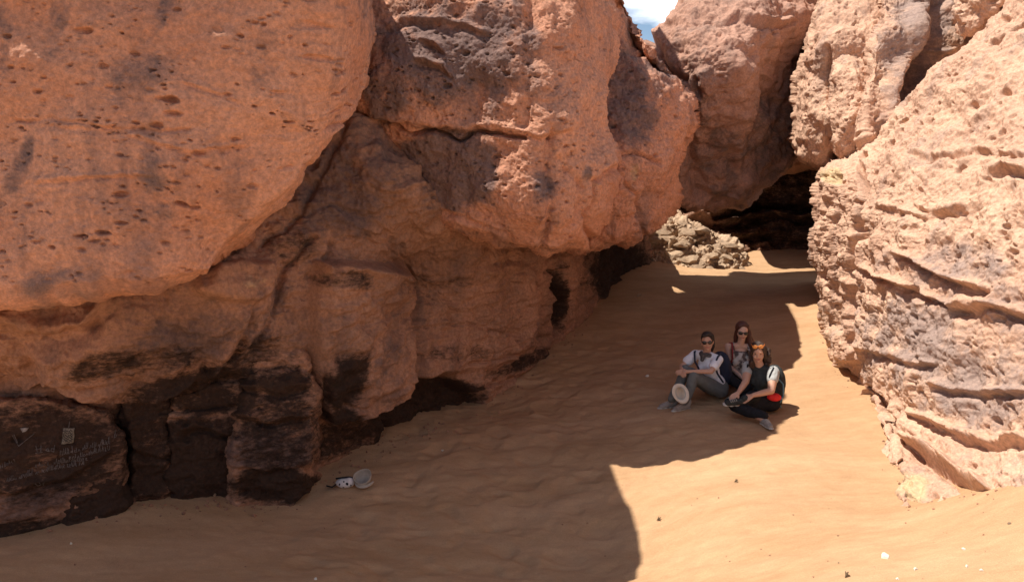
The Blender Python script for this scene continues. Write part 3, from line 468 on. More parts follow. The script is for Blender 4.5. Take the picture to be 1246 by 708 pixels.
# ------------------------------------------------------------------ solid helpers for people and small things
_bm = bmesh.new(); bmesh.ops.create_icosphere(_bm, subdivisions=3, radius=1); _bm.verts.ensure_lookup_table()
ICO = np.array([v.co[:] for v in _bm.verts]); ICOF = np.array([[v.index for v in f.verts] for f in _bm.faces]); _bm.free()
_bm = bmesh.new(); bmesh.ops.create_icosphere(_bm, subdivisions=2, radius=1); _bm.verts.ensure_lookup_table()
ICO2 = np.array([v.co[:] for v in _bm.verts]); ICO2F = np.array([[v.index for v in f.verts] for f in _bm.faces]); _bm.free()
def nrm(v): v = np.asarray(v, float); return v / (np.linalg.norm(v) + 1e-12)
class Prims:
    def __init__(s): s.V = []; s.F = []; s.n = 0
    def add(s, V, *Fs):
        s.V.append(V); s.F += [np.asarray(f) + s.n for f in Fs]; s.n += len(V); return s
    def ell(s, c, r, f=(0, -1, 0), u=(0, 0, 1)):
        """ellipsoid; r = (side, forward, up)"""
        f = nrm(f); u = nrm(np.asarray(u, float) - f * np.dot(f, u)); x = np.cross(f, u); A = np.stack([x * r[0], f * r[1], u * r[2]])
        return s.add(np.asarray(c, float) + ICO @ A, ICOF)
    def cap(s, a, ra, b, rb, seg=14):
        a = np.asarray(a, float); b = np.asarray(b, float); d = nrm(b - a); x = nrm(np.cross(d, (.3, .5, .8))); y = np.cross(d, x); t = np.linspace(0, 2 * np.pi, seg, endpoint=False)
        rings = []
        for (c, r, th) in [(a, ra, q) for q in (-80, -50, -20)] + [(a, ra, 0), (b, rb, 0)] + [(b, rb, q) for q in (20, 50, 80)]:
            q = math.radians(th); rings.append(c + d * r * math.sin(q) + (np.cos(t)[:, None] * x + np.sin(t)[:, None] * y) * r * math.cos(q))
        V = np.vstack(rings); f = []
        for k in range(len(rings) - 1):
            for j in range(seg): f.append([k * seg + j, k * seg + (j + 1) % seg, (k + 1) * seg + (j + 1) % seg, (k + 1) * seg + j])
        n = len(V); V = np.vstack([V, [a - d * ra], [b + d * rb]]); m = (len(rings) - 1) * seg
        tri = [[(j + 1) % seg, j, n] for j in range(seg)] + [[m + j, m + (j + 1) % seg, n + 1] for j in range(seg)]
        return s.add(V, f, tri)
    def chain(s, *pr):
        """chain of (point, radius)"""
        for (a, ra), (b, rb) in zip(pr, pr[1:]): s.cap(a, ra, b, rb)
        return s
def solid(name, P, mat_, parent, voxel=.008, sm=2, wr=0, origin=None, wsc=14, seed=0):
    """fuse primitives into one continuous skin"""
    t = mesh_np('tmp', np.vstack(P.V), P.F, None); m = t.modifiers.new('r', 'REMESH'); m.mode = 'VOXEL'; m.voxel_size = voxel
    if sm: q = t.modifiers.new('s', 'SMOOTH'); q.iterations = sm; q.factor = .5
    me = bpy.data.meshes.new_from_object(t.evaluated_get(bpy.context.evaluated_depsgraph_get())); me.name = name
    bpy.data.objects.remove(t); n = len(me.vertices)
    if wr:
        co = np.empty(n * 3, np.float32); me.vertices.foreach_get('co', co); no = np.empty(n * 3, np.float32); me.vertices.foreach_get('normal', no); co = co.reshape(-1, 3); no = no.reshape(-1, 3)
        co += no * (wr * (ridged(co * wsc, 2, seed) * .7 + fbm(co * wsc * .5, 2, seed + 3)))[:, None]; me.vertices.foreach_set('co', co.ravel())
    me.polygons.foreach_set('use_smooth', np.ones(len(me.polygons), bool)); me.materials.append(mat_); o = bpy.data.objects.new(name, me); COL.objects.link(o)
    if parent: o.parent = parent
    return o
def raw(name, P, mat_, parent): return mesh_np(name, np.vstack(P.V), P.F, mat_, parent)

SKIN = mat('skin', (.56, .32, .225), .55, .05, .4, 60); SKIN2 = mat('skin_light', (.62, .38, .28), .55, .05, .4, 60)
LIP = mat('lips', (.42, .12, .10), .5); HAIRD = mat('hair_dark', (.018, .012, .010), .45, .4, .5, 90, .6); HAIRR = mat('hair_auburn', (.075, .022, .014), .45, .45, .5, 80, .6); HAIRB = mat('hair_brown', (.05, .026, .017), .5, .45, .5, 70, .7)
WHITE = mat('white_cotton', (.82, .82, .86), .85, .05, .2, 20, .2); GREYP = mat('grey_trousers', (.15, .155, .15), .9, .12, .2, 25, .3); BLACK = mat('black_cloth', (.018, .018, .022), .9, .25, .2, 25, .3); NAVY = mat('navy_nylon', (.02, .025, .05), .7, .2, .3, 25, .2)
CHAR = mat('charcoal_cloth', (.04, .045, .045), .9, .25, .2, 25, .3); SHOE = mat('grey_shoe', (.30, .27, .25), .8, .15); SOLE = mat('pale_sole', (.5, .47, .42), .8, .1); LENS = mat('dark_lens', (.008, .008, .01), .12, 0, .6); ORANGEM = mat('orange_frame', (.75, .2, .04), .35, .1, .5); ORLENS = mat('orange_lens', (.8, .32, .08), .15, .2, .6)
RED = mat('red_nylon', (.75, .03, .03), .6, .1); REDSTRAP = mat('dark_red_strap', (.22, .03, .03), .8, .1); HATW = mat('cream_cotton', (.70, .62, .52), .9, .06, .2, 30, .3); SCARF = mat('patterned_scarf', (.09, .08, .08), .9, .6, .2, 50, .3); BLUE = mat('blue_tube', (.12, .26, .34), .5)
EYE = mat('eye_dark', (.02, .012, .01), .2, 0, .5); GREYS = mat('grey_sleeve', (.42, .43, .42), .9, .08, .2, 30, .2)
for hm in (HAIRD, HAIRR, HAIRB):
    nt_ = hm.node_tree; n_ = [q for q in nt_.nodes if q.type == 'TEX_NOISE'][0]; tc_ = [q for q in nt_.nodes if q.type == 'TEX_COORD'][0]; m_ = nt_.nodes.new('ShaderNodeMapping'); m_.inputs['Scale'].default_value = (2.2, 2.2, .22)
    nt_.links.new(tc_.outputs['Object'], m_.inputs[0]); nt_.links.new(m_.outputs[0], n_.inputs[0])
def blotch(name, a, b, scale, lo=.48, hi=.52):
    m = mat(name, a); nt = m.node_tree; bs = nt.nodes['Principled BSDF']; tc = nt.nodes.new('ShaderNodeTexCoord'); n = nt.nodes.new('ShaderNodeTexNoise'); n.inputs['Scale'].default_value = scale; n.inputs['Detail'].default_value = 2
    r = nt.nodes.new('ShaderNodeValToRGB'); r.color_ramp.elements[0].position = lo; r.color_ramp.elements[0].color = (*a, 1); r.color_ramp.elements[1].position = hi; r.color_ramp.elements[1].color = (*b, 1)
    nt.links.new(tc.outputs['Object'], n.inputs[0]); nt.links.new(n.outputs[0], r.inputs[0]); nt.links.new(r.outputs[0], bs.inputs['Base Color']); return m
TOPM = blotch('patterned_top', (.55, .50, .46), (.10, .075, .07), 11, .46, .56)

def hand(P, wrist, d, n, curl=.5, side=1, r=.0085):
    """palm with four fingers and a thumb. d = hand direction, n = back-of-hand direction"""
    d = nrm(d); n = nrm(np.asarray(n, float) - d * np.dot(n, d)); x = np.cross(d, n) * side; w_ = np.asarray(wrist, float)
    for k, (off, L) in enumerate(((-.030, .062), (-.010, .074), (.011, .069), (.030, .053))):
        kn = w_ + d * .085 + x * off; P.cap(w_ + d * .012 + x * off * .5, .015, kn, .0115); a = kn; cur = 0
        for j, f_ in enumerate((.46, .31, .23)):
            cur += curl * (.55 + .12 * k * .5); e = d * math.cos(cur) - n * math.sin(cur); b = a + nrm(e) * L * f_; P.cap(a, r * (1.08 - .1 * j), b, r * (1 - .12 * j), 8); a = b
    a = w_ + d * .025 - x * .024; b = a + nrm(d * .7 - x * .75 - n * .25) * .036; c = b + nrm(d * .95 - x * .2 - n * .35 * (1 + curl)) * .028; P.cap(a, .012, b, .010, 8); P.cap(b, .010, c, .008, 8)
def head(P, c, f, u, s_=1.0):
    """skull, jaw, nose, ears; c = centre between the ears"""
    f = nrm(f); u = nrm(np.asarray(u, float) - f * np.dot(f, u)); x = np.cross(f, u); c = np.asarray(c, float)
    P.ell(c + u * .028 * s_, (.074 * s_, .092 * s_, .088 * s_), f, u); P.ell(c - u * .028 * s_ + f * .020 * s_, (.064 * s_, .068 * s_, .082 * s_), f, u); P.ell(c - u * .092 * s_ + f * .062 * s_, (.024 * s_, .022 * s_, .018 * s_), f, u)
    P.cap(c + f * .086 * s_ + u * .008 * s_, .009 * s_, c + f * .102 * s_ - u * .022 * s_, .012 * s_, 8)
    for q in (-1, 1):
        P.ell(c + x * q * .074 * s_ - u * .01 * s_, (.010, .018, .03), f, u); P.ell(c + x * q * .036 * s_ - u * .032 * s_ + f * .064 * s_, (.024, .02, .022), f, u); P.cap(c + x * q * .012 + f * .090 * s_ + u * .028, .008, c + x * q * .042 + f * .080 * s_ + u * .028, .007, 8)
def face_parts(root, c, f, u, shades=None, eyes=False, smile=True):
    f = nrm(f); u = nrm(np.asarray(u, float) - f * np.dot(f, u)); x = np.cross(f, u); c = np.asarray(c, float)
    P = Prims(); P.chain((c + x * .024 + f * .083 - u * .055, .003), (c + x * .010 + f * .090 - u * .060, .005), (c - x * .010 + f * .090 - u * .060, .005), (c - x * .024 + f * .083 - u * .055, .003)); raw('lips', P, LIP, root)
    if shades:
        fr, ln, r, up = shades; cc = c + u * up; P = Prims()
        P.chain((cc + x * .078 - f * .0, .003), (cc + x * .068 + f * .083, .004), (cc + x * .010 + f * .100, .004), (cc - x * .010 + f * .100, .004), (cc - x * .068 + f * .083, .004), (cc - x * .078 - f * .0, .003))
        g = raw('sunglasses', P, fr, root)
        for q in (-1, 1): P = Prims(); P.ell(cc + x * q * .035 + f * .094 - u * .008, (r, .006, r * .78), nrm(f + x * q * .22), u); raw('lens', P, ln, g)
    if eyes:
        for q in (-1, 1): P = Prims(); P.ell(c + x * q * .031 + f * .081 + u * .006, (.012, .006, .006), f, u); raw('eye', P, EYE, root)
def shoe(root, heel, d, up, m=None, L=.25):
    d = nrm(d); up = nrm(np.asarray(up, float) - d * np.dot(up, d)); h = np.asarray(heel, float); P = Prims()
    P.cap(h + up * .045, .040, h + d * L * .45 + up * .035, .040).cap(h + d * L * .45 + up * .035, .040, h + d * L * .8 + up * .022, .034).cap(h + up * .05, .04, h + up * .10 - d * .005, .042)
    o = solid('shoe', P, m or SHOE, root, .007, 2, .002); P = Prims(); x = np.cross(d, up)
    for a, w_ in ((0, .034), (.3, .038), (.6, .04), (.85, .032)): P.ell(h + d * L * a - up * .0 + up * .004, (w_ + .004, .05, .014), d, up)
    q = solid('sole', P, SOLE, o, .007, 1); P = Prims()
    for k in range(4): b = h + d * L * (.42 + .09 * k) + up * (.078 - .007 * k); P.chain((b + x * .022, .0035), (b + up * .005, .0035), (b - x * .022, .0035))
    raw('lace', P, SOLE, o)
    return o
def person(px, py, d, label):
    o = empty('person', ground_at(px, py)); return tag(o, label, 'person', 'three women sitting together on the sand')
def gz(root, x, y): return float(sand_h(root.location.x + x, root.location.y + y)[0]) - root.location.z
A3 = lambda *a: np.array(a, float)
def torso(P, hipL, hipR, shL, shR, f, w_=1.0, k=0.0, yoke=True):
    hm = (hipL + hipR) / 2; sm_ = (shL + shR) / 2; up = nrm(sm_ - hm)
    P.ell(hm + up * .03, (.165 * w_ + k, .125 * w_ + k, .12 + k), f, up); P.ell(hm + up * .17 + f * .01, (.135 * w_ + k, .105 * w_ + k, .13 + k), f, up); P.ell(hm * .3 + sm_ * .7 + f * .015, (.150 * w_ + k, .110 * w_ + k, .15 + k), f, up)
    x = np.cross(f, up)
    for q in (-1, 1): P.ell(hm * .36 + sm_ * .64 + f * .085 + x * q * .065, (.06 * w_ + k, .055 * w_ + k, .06 * w_ + k), f, up)
    if yoke: P.chain((shL, .052 + k), (sm_ + up * .02, .06 + k), (shR, .052 + k))

# ---- woman on the left: white T-shirt, grey trousers, arms round her knees
R1 = person(868, 482, 10.2, 'woman on the left in white T-shirt and sunglasses, hands clasped round her raised knees')
f1 = nrm(A3(-.72, -.66, 0)); shR = A3(-.235, .12, .545); shL = A3(.0, -.125, .55); hR = A3(-.06, .075, .12 + gz(R1, -.06, .07)); hL = A3(.07, -.075, .12 + gz(R1, .07, -.07))
kR = A3(-.41, -.10, .40); kL = A3(-.335, -.26, .37); fR = A3(-.60, -.24, gz(R1, -.60, -.24)); fL = A3(-.46, -.36, gz(R1, -.46, -.36)); eR = A3(-.43, .02, .41); eL = A3(-.13, -.31, .45); wR = A3(-.475, -.17, .43); wL = A3(-.42, -.24, .425)
hc = A3(-.125, -.03, .765); hf = nrm(A3(-.25, -.95, .05)); hu = A3(-.1, .05, 1)
P = Prims(); torso(P, hL, hR, shL, shR, f1, .86, -.012); P.cap((shL + shR) / 2 + A3(0, 0, .02), .052, hc - A3(0, 0, .09), .05); head(P, hc, hf, hu)
for sh, e, w_ in ((shR, eR, wR), (shL, eL, wL)): P.chain((sh, .046), (e, .034), (w_, .024))
hand(P, wR, A3(-.05, -.9, -.25), A3(-.8, .1, .6), .55, 1); hand(P, wL, A3(-.9, .15, -.12), A3(-.1, -.7, .7), .5, -1)
for h_, k_, a_ in ((hR, kR, fR), (hL, kL, fL)): P.chain((h_, .07), (k_, .05), (a_ + A3(0, 0, .09), .036))
solid('body', P, SKIN, R1, .007, 2)
P = Prims(); torso(P, hL + A3(0, 0, .05), hR + A3(0, 0, .05), shL, shR, f1, .9, .006)
for sh, e in ((shR, eR), (shL, eL)): P.cap(sh, .064, sh * .42 + e * .58, .062)
solid('shirt', P, WHITE, R1, .009, 2, .007, wsc=11, seed=2)
P = Prims(); P.ell((hL + hR) / 2 + A3(.02, .01, .02), (.175, .15, .125), f1)
for h_, k_, a_ in ((hR, kR, fR), (hL, kL, fL)): P.chain((h_, .098), (h_ * .5 + k_ * .5, .088), (k_, .070), (k_ * .5 + a_ * .5 + A3(.02, .02, .05), .062), (a_ + A3(.0, 0, .11), .052))
solid('trousers', P, GREYP, R1, .009, 2, .006, wsc=12, seed=4)
shoe(R1, fR + A3(.05, .03, .0), A3(-.95, -.35, 0), (0, 0, 1)); shoe(R1, fL + A3(.05, .03, 0), A3(-.9, -.45, 0), (0, 0, 1))
P = Prims(); P.ell(hc + A3(0, 0, .045) - hf * .018, (.086, .094, .088), hf, hu); P.ell(hc - hf * .075 - A3(0, 0, .03), (.06, .045, .06), hf, hu)
P.chain((hc + hf * .058 + A3(-.055, 0, .088), .02), (hc + hf * .068 + A3(0, 0, .108), .022), (hc + hf * .058 + A3(.05, 0, .088), .02)).chain((hc + A3(.075, 0, .03), .018), (hc + A3(.085, .03, -.08), .022), (hc + A3(.08, .05, -.14), .016)); solid('hair', P, HAIRD, R1, .007, 1, .004, wsc=30)
face_parts(R1, hc, hf, hu, (LENS, LENS, .030, .012))
P = Prims(); nk = (shL + shR) / 2 + A3(-.01, -.02, .045)
for k in range(10):
    a = k / 10 * 2 * math.pi; b = (k + 1) / 10 * 2 * math.pi; P.cap(nk + A3(math.cos(a) * .068, math.sin(a) * .068, .008 * math.sin(3 * a)), .026, nk + A3(math.cos(b) * .068, math.sin(b) * .068, .008 * math.sin(3 * b)), .026)
P.cap(nk + f1 * .07, .03, nk + f1 * .09 - A3(0, 0, .06), .022); solid('scarf', P, SCARF, R1, .008, 1, .006, wsc=30)

# ---- woman in the middle, further back
R2 = person(897, 471, 10.8, 'woman in the middle with long dark red hair, sunglasses and patterned sleeveless top')
f2 = nrm(A3(-.22, -.97, 0)); shR = A3(-.155, .02, .555); shL = A3(.165, -.02, .545); hR = A3(-.09, .04, .12 + gz(R2, -.09, .04)); hL = A3(.09, .03, .12 + gz(R2, .09, .03))
kR = A3(-.235, -.22, .24); kL = A3(.27, -.24, .2); fR = A3(.06, -.38, gz(R2, .06, -.38)); fL = A3(-.14, -.44, gz(R2, -.14, -.44)); eR = A3(-.125, -.07, .29); wR = A3(.0, -.25, .185); eL = A3(.24, -.04, .29); wL = A3(.12, -.25, .2)
hc = A3(.012, -.03, .775); hf = nrm(A3(-.12, -.97, -.08)); hu = A3(.04, 0, 1)
P = Prims(); torso(P, hL, hR, shL, shR, f2, .84, -.01); P.cap((shL + shR) / 2 + A3(0, 0, .02), .048, hc - A3(0, 0, .09), .047); head(P, hc, hf, hu, .98)
for sh, e, w_ in ((shR, eR, wR), (shL, eL, wL)): P.chain((sh, .044), (e, .033), (w_, .023))
hand(P, wR, A3(.5, -.75, -.35), A3(-.1, -.3, .9), .4, 1); hand(P, wL, A3(-.5, -.75, -.2), A3(0, -.3, .9), .4, -1)
for h_, k_, a_ in ((hR, kR, fR), (hL, kL, fL)): P.chain((h_, .07), (k_, .05), (a_ + A3(0, 0, .06), .036))
solid('body', P, SKIN2, R2, .007, 2)
P = Prims(); torso(P, hL + A3(0, 0, .02), hR + A3(0, 0, .02), shL - A3(0, 0, .07), shR - A3(0, 0, .07), f2, .93, .010, False)
for q, sh in ((1, shL), (-1, shR)): P.chain((sh + A3(-.05 * q, -.115, -.11), .022), (sh + A3(-.055 * q, -.07, -.02), .018), (sh + A3(-.06 * q, -.01, .045), .018))
solid('top', P, TOPM, R2, .009, 2, .005, wsc=14, seed=6)
P = Prims(); P.ell((hL + hR) / 2 + A3(0, .0, .02), (.18, .14, .115), f2)
for h_, k_, a_ in ((hR, kR, fR), (hL, kL, fL)): P.chain((h_, .095), (k_, .072), (a_ + A3(0, 0, .07), .048))
solid('trousers', P, BLACK, R2, .009, 2, .006, wsc=12, seed=5)
shoe(R2, fR + A3(-.02, .02, .01), A3(.85, -.5, 0), (0, 0, 1), CHAR); shoe(R2, fL + A3(.03, .01, .01), A3(-.85, -.5, 0), (0, 0, 1), CHAR)
P = Prims(); P.ell(hc + A3(0, 0, .045) - hf * .02, (.088, .096, .09), hf, hu); P.chain((hc + hf * .055 + A3(.005, 0, .108), .018), (hc + hf * .05 + A3(.055, 0, .085), .022), (hc + A3(.083, -.02, .02), .022), (hc + A3(.10, -.01, -.12), .032), (hc + A3(.125, -.03, -.24), .034), (hc + A3(.14, -.06, -.36), .022))
P.chain((hc + hf * .055 + A3(-.005, 0, .106), .018), (hc + hf * .045 + A3(-.055, 0, .08), .02), (hc + A3(-.08, 0, .0), .02), (hc + A3(-.078, .03, -.10), .024), (hc + A3(-.07, .06, -.18), .02)).chain((hc - hf * .06, .075), (hc - hf * .07 - A3(-.03, 0, .16), .07), (hc - hf * .05 - A3(-.06, 0, .3), .045))
P.chain((hc + A3(.09, .03, -.02), .03), (hc + A3(.14, .03, -.16), .035), (hc + A3(.16, .0, -.3), .03)); solid('hair', P, HAIRR, R2, .007, 1, .006, wsc=26)
face_parts(R2, hc, hf, hu, (LENS, LENS, .029, .012))

# ---- woman on the right, nearest, partly in the sun
R3 = person(931, 497, 9.9, 'woman on the right in dark vest with orange sunglasses pushed up on curly hair')
f3 = nrm(A3(-.76, -.65, 0)); shR = A3(-.225, .09, .52); shL = A3(.015, -.165, .535); hR = A3(-.06, .08, .12 + gz(R3, -.06, .08)); hL = A3(.05, -.09, .12 + gz(R3, .05, -.09))
kR = A3(-.27, -.27, .25); kL = A3(-.46, -.26, .15); fL = A3(-.21, -.60, gz(R3, -.21, -.60)); fR = A3(-.47, -.38, .215); eL = A3(-.06, -.35, .36); wL = A3(-.30, -.40, .32); eR = A3(-.30, -.11, .40); wR = A3(-.44, -.30, .32)
hc = A3(-.155, -.06, .755); hf = nrm(A3(-.30, -.95, -.02)); hu = A3(-.08, 0, 1)
P = Prims(); torso(P, hL, hR, shL, shR, f3, 1.0, -.012); P.cap((shL + shR) / 2 + A3(0, 0, .02), .055, hc - A3(0, 0, .09), .052); head(P, hc, hf, hu, 1.02)
for sh, e, w_ in ((shR, eR, wR), (shL, eL, wL)): P.chain((sh, .058), (sh * .5 + e * .5, .056), (e, .043), (e * .5 + w_ * .5, .038), (w_, .026))
hand(P, wL, A3(-.85, -.1, -.5), A3(-.2, -.6, .8), .35, -1); hand(P, wR, A3(-.75, -.4, -.35), A3(0, -.3, .9), .35, 1)
for h_, k_, a_ in ((hR, kR, fR), (hL, kL, fL + A3(0, 0, .07))): P.chain((h_, .07), (k_, .05), (a_, .036))
solid('body', P, SKIN, R3, .007, 2)
P = Prims(); torso(P, hL + A3(0, 0, .04), hR + A3(0, 0, .04), shL * .93 + shR * .07, shR * .93 + shL * .07, f3, 1.03, .004); solid('vest', P, CHAR, R3, .009, 2, .007, wsc=12, seed=8)
for sh, e in ((shL, eL), (shR, eR)): P = Prims(); P.cap(sh + A3(0, 0, .008), .072, sh * .62 + e * .38, .070); solid('sleeve', P, GREYS, R3, .008, 2, .005)
P = Prims(); P.ell((hL + hR) / 2 + A3(0, 0, .01), (.21, .18, .13), f3)
P.chain((hR, .11), (kR, .078), (fR + A3(.05, .03, .0), .055)).chain((hL, .115), (hL * .5 + kL * .5, .10), (kL, .085), (fL * .5 + kL * .5 + A3(0, 0, .04), .068), (fL + A3(0, .02, .11), .056)); solid('trousers', P, BLACK, R3, .009, 2, .006, wsc=12, seed=9)
shoe(R3, fL + A3(.0, .03, .005), A3(.12, -.95, .1), (0, .1, 1)); shoe(R3, fR + A3(.06, .03, -.02), A3(-.9, -.25, .05), (-.1, -.45, .8), CHAR)
P = Prims(); P.ell(hc + A3(0, 0, .05) - hf * .02, (.095, .100, .092), hf, hu); rs = np.random.RandomState(3)
for k in range(46):
    a = rs.rand() * math.pi * 1.3 - .5; z = .05 - rs.rand() * .25; r = .07 + .045 * rs.rand(); b = A3(math.cos(a) * r + .035, math.sin(a) * r * .8 + .03, z); P.cap(hc + b, .030, hc + b + A3(.02 * rs.randn(), .015 * rs.randn(), -.05), .022, 8)
P.chain((hc + hf * .065 + A3(.0, 0, .108), .022), (hc + hf * .05 + A3(-.06, 0, .07), .022), (hc + hf * .0 + A3(-.085, 0, -.02), .02)).chain((hc + hf * .065 + A3(.0, 0, .108), .02), (hc + hf * .05 + A3(.065, 0, .07), .024), (hc + hf * .02 + A3(.09, 0, -.06), .022)); solid('hair', P, HAIRB, R3, .007, 1, .007, wsc=34)
face_parts(R3, hc, hf, hu, (ORANGEM, ORLENS, .032, .112), eyes=True)
P = Prims(); q = hL + A3(-.03, -.15, .12); P.ell(q, (.085, .05, .05), nrm(A3(-.2, -.98, 0))); solid('tmp_', P, RED, None, .007, 2, .004)
pouch = COL.objects[-1]; pouch.name = 'pouch'; pouch.location = R3.location; tag(pouch, 'bright red pouch at the hip of the woman on the right', 'pouch')

# backpacks
def backpack(root, c, f, up, size, m, label, strapm, straps, extra=None):
    f = nrm(f); up = nrm(up); c = np.asarray(c, float); P = Prims(); P.ell(c, (size[0], size[1], size[2]), f, up); P.ell(c - up * size[2] * .4, (size[0] * 1.02, size[1] * 1.05, size[2] * .62), f, up)
    b = empty('backpack', root.location); tag(b, label, 'backpack'); solid('pack', P, m, b, .009, 3, .008, wsc=9); P = Prims(); P.ell(c - up * size[2] * .35 - f * size[1] * .8, (size[0] * .7, size[1] * .45, size[2] * .42), f, up); solid('pocket', P, m, b, .009, 2, .005)
    for s_ in straps: P = Prims(); P.chain(*[(np.asarray(q, float), .013) for q in s_]); solid('strap', P, strapm, b, .007, 1)
    if extra: P = Prims(); P.chain(*[(np.asarray(q, float), .008) for q in extra]); raw('drinking_tube', P, BLUE, b)
    return b
backpack(R1, (.10, .08, .36), f1, (-.1, 0, 1), (.15, .10, .24), NAVY, 'dark navy backpack on the back of the woman in white', NAVY,
         [[(-.20, .17, .58), (-.265, .06, .60), (-.275, -.03, .50), (-.21, -.05, .38), (-.08, .02, .27)], [(.06, -.03, .60), (-.02, -.19, .61), (-.07, -.235, .52), (-.03, -.24, .40), (.07, -.17, .26)]])
backpack(R2, (.03, .17, .38), f2, (0, 0, 1), (.14, .09, .2), CHAR, 'backpack with dark red straps worn by the woman in the middle', REDSTRAP,
         [[(-.11, .10, .58), (-.115, -.03, .615), (-.125, -.11, .54), (-.125, -.125, .42), (-.13, -.06, .32)], [(.13, .08, .58), (.13, -.05, .60), (.12, -.12, .5), (.12, -.1, .36)]])
backpack(R3, (.11, .07, .33), f3, (.05, 0, 1), (.15, .10, .23), CHAR, 'dark backpack with pale blue drinking tube behind the woman on the right', BLACK,
         [[(.06, -.06, .58), (.0, -.20, .60), (-.06, -.26, .52), (-.06, -.27, .40), (.05, -.2, .28)], [(-.2, .14, .56), (-.25, .02, .57), (-.27, -.03, .46), (-.22, -.06, .34)]], [(.09, -.04, .45), (.17, -.1, .36), (.17, -.13, .22), (.12, -.16, .12), (.16, -.12, .06)])

def lathe(prof, n=40, wob=0, seed=0):
    t = np.linspace(0, 2 * np.pi, n, endpoint=False); rs = np.random.RandomState(seed); ph = rs.rand(3) * 6; V = []
    for k, (r, z) in enumerate(prof): w_ = 1 + wob * (np.sin(2 * t + ph[0]) * .6 + np.sin(3 * t + ph[1]) * .4) * (r / max(p[0] for p in prof)) ** 2; V.append(np.stack([np.cos(t) * r * w_, np.sin(t) * r * w_, z + wob * .14 * np.sin(2 * t + ph[2]) * (r / max(p[0] for p in prof)) ** 3 + 0 * t], -1))
    m = len(prof); j = np.arange(n); f = np.concatenate([np.stack([k * n + j, k * n + (j + 1) % n, (k + 1) * n + (j + 1) % n, (k + 1) * n + j], -1) for k in range(m - 1)]); return np.vstack(V), f
def turn(V, f, u):
    """local z -> f, local y -> u"""
    f = nrm(f); u = nrm(np.asarray(u, float) - f * np.dot(f, u)); return V @ np.stack([np.cross(u, f), u, f])
# cream sun hat hanging from the clasped hands: brim toward the viewer, hollow crown
V, fc = lathe([(.0005, -.115), (.05, -.113), (.082, -.098), (.09, -.05), (.092, 0), (.13, .012), (.155, .004), (.157, 0), (.13, .006), (.09, -.008), (.086, -.05), (.076, -.09), (.045, -.105), (.0005, -.107)], 48, .10, 2)
V = V * A3(.66, .86, .86); hb = empty('sun_hat', np.array(R1.location) + A3(-.54, -.47, .215)); tag(hb, 'cream sun hat hanging from the hands of the woman in white', 'hat'); h_ = mesh_np('hat_cloth', turn(V, (.15, -.9, .35), (-.3, .2, 1)), [fc], HATW, hb)
P = Prims(); t = np.linspace(0, 2 * np.pi, 40); ring = turn(np.stack([np.cos(t) * .0925 * .66, np.sin(t) * .0925 * .86, 0 * t + .003], -1), (.15, -.9, .35), (-.3, .2, 1)); P.chain(*[(q, .004) for q in ring]); raw('hat_band', P, GREYS, hb)

# beige cap and small white bag lying on the sand at the left
q = ground_at(444, 592); cb = empty('cap', q + A3(0, 0, .0)); tag(cb, 'beige cap lying upturned on the sand beside the small spotted bag', 'cap')
V, fc = lathe([(.004, .0), (.045, .004), (.078, .024), (.092, .06), (.096, .095), (.090, .095), (.086, .06), (.07, .028), (.04, .012), (.004, .008)], 40, .06, 5); CAPM = mat('beige_cotton', (.42, .36, .30), .9, .1, .2, 30, .3)
mesh_np('crown', turn(V, (-.12, -.55, .8), (0, 1, .2)) + A3(0, 0, .045), [fc], CAPM, cb)
t = np.linspace(-1.25, 1.25, 24); a0 = np.stack([np.sin(t) * .094, -np.cos(t) * .094, .0 * t], -1); a1 = np.stack([np.sin(t) * .112, -np.cos(t) * .165, -.018 * np.cos(t)], -1); VV = []
for s_ in np.linspace(0, 1, 6): VV.append(a0 * (1 - s_) + a1 * s_ + A3(0, 0, .012 * math.sin(s_ * 3)))
for s_ in np.linspace(1, 0, 6): VV.append(a0 * (1 - s_) + a1 * s_ + A3(0, 0, .012 * math.sin(s_ * 3) - .006))
mesh_np('visor', np.vstack(VV) + A3(.0, .02, .045), [gridfaces(12, 24)], CAPM, cb)
q = ground_at(420, 595); bb = empty('spotted_bag', q); tag(bb, 'small white bag with black spots and black strap, left of the beige cap', 'bag')
P = Prims(); P.ell((0, 0, .05), (.10, .06, .055)); P.ell((.05, 0, .06), (.055, .055, .055)); solid('bag', P, mat('bag_white', (.66, .63, .62), .8, .06), bb, .007, 3, .004)
for (a, b, r) in ((.035, .062, .017), (-.042, .055, .014), (-.005, .028, .013), (.075, .045, .009), (.0, .085, .010)): P = Prims(); P.ell((a, -.058 + abs(a - .02) * .12 + abs(b - .05) * .25, b), (r, .006, r)); raw('spot', P, BLACK, bb)
P = Prims(); P.chain(((-.09, .0, .10), .009), ((-.03, -.01, .115), .009), ((.05, .0, .118), .009), ((.10, .01, .10), .008)); raw('zip', P, BLACK, bb)
P = Prims(); P.chain(((-.08, -.02, .05), .008), ((-.13, -.04, .02), .008), ((-.19, -.03, .03), .008)); raw('strap', P, BLACK, bb)

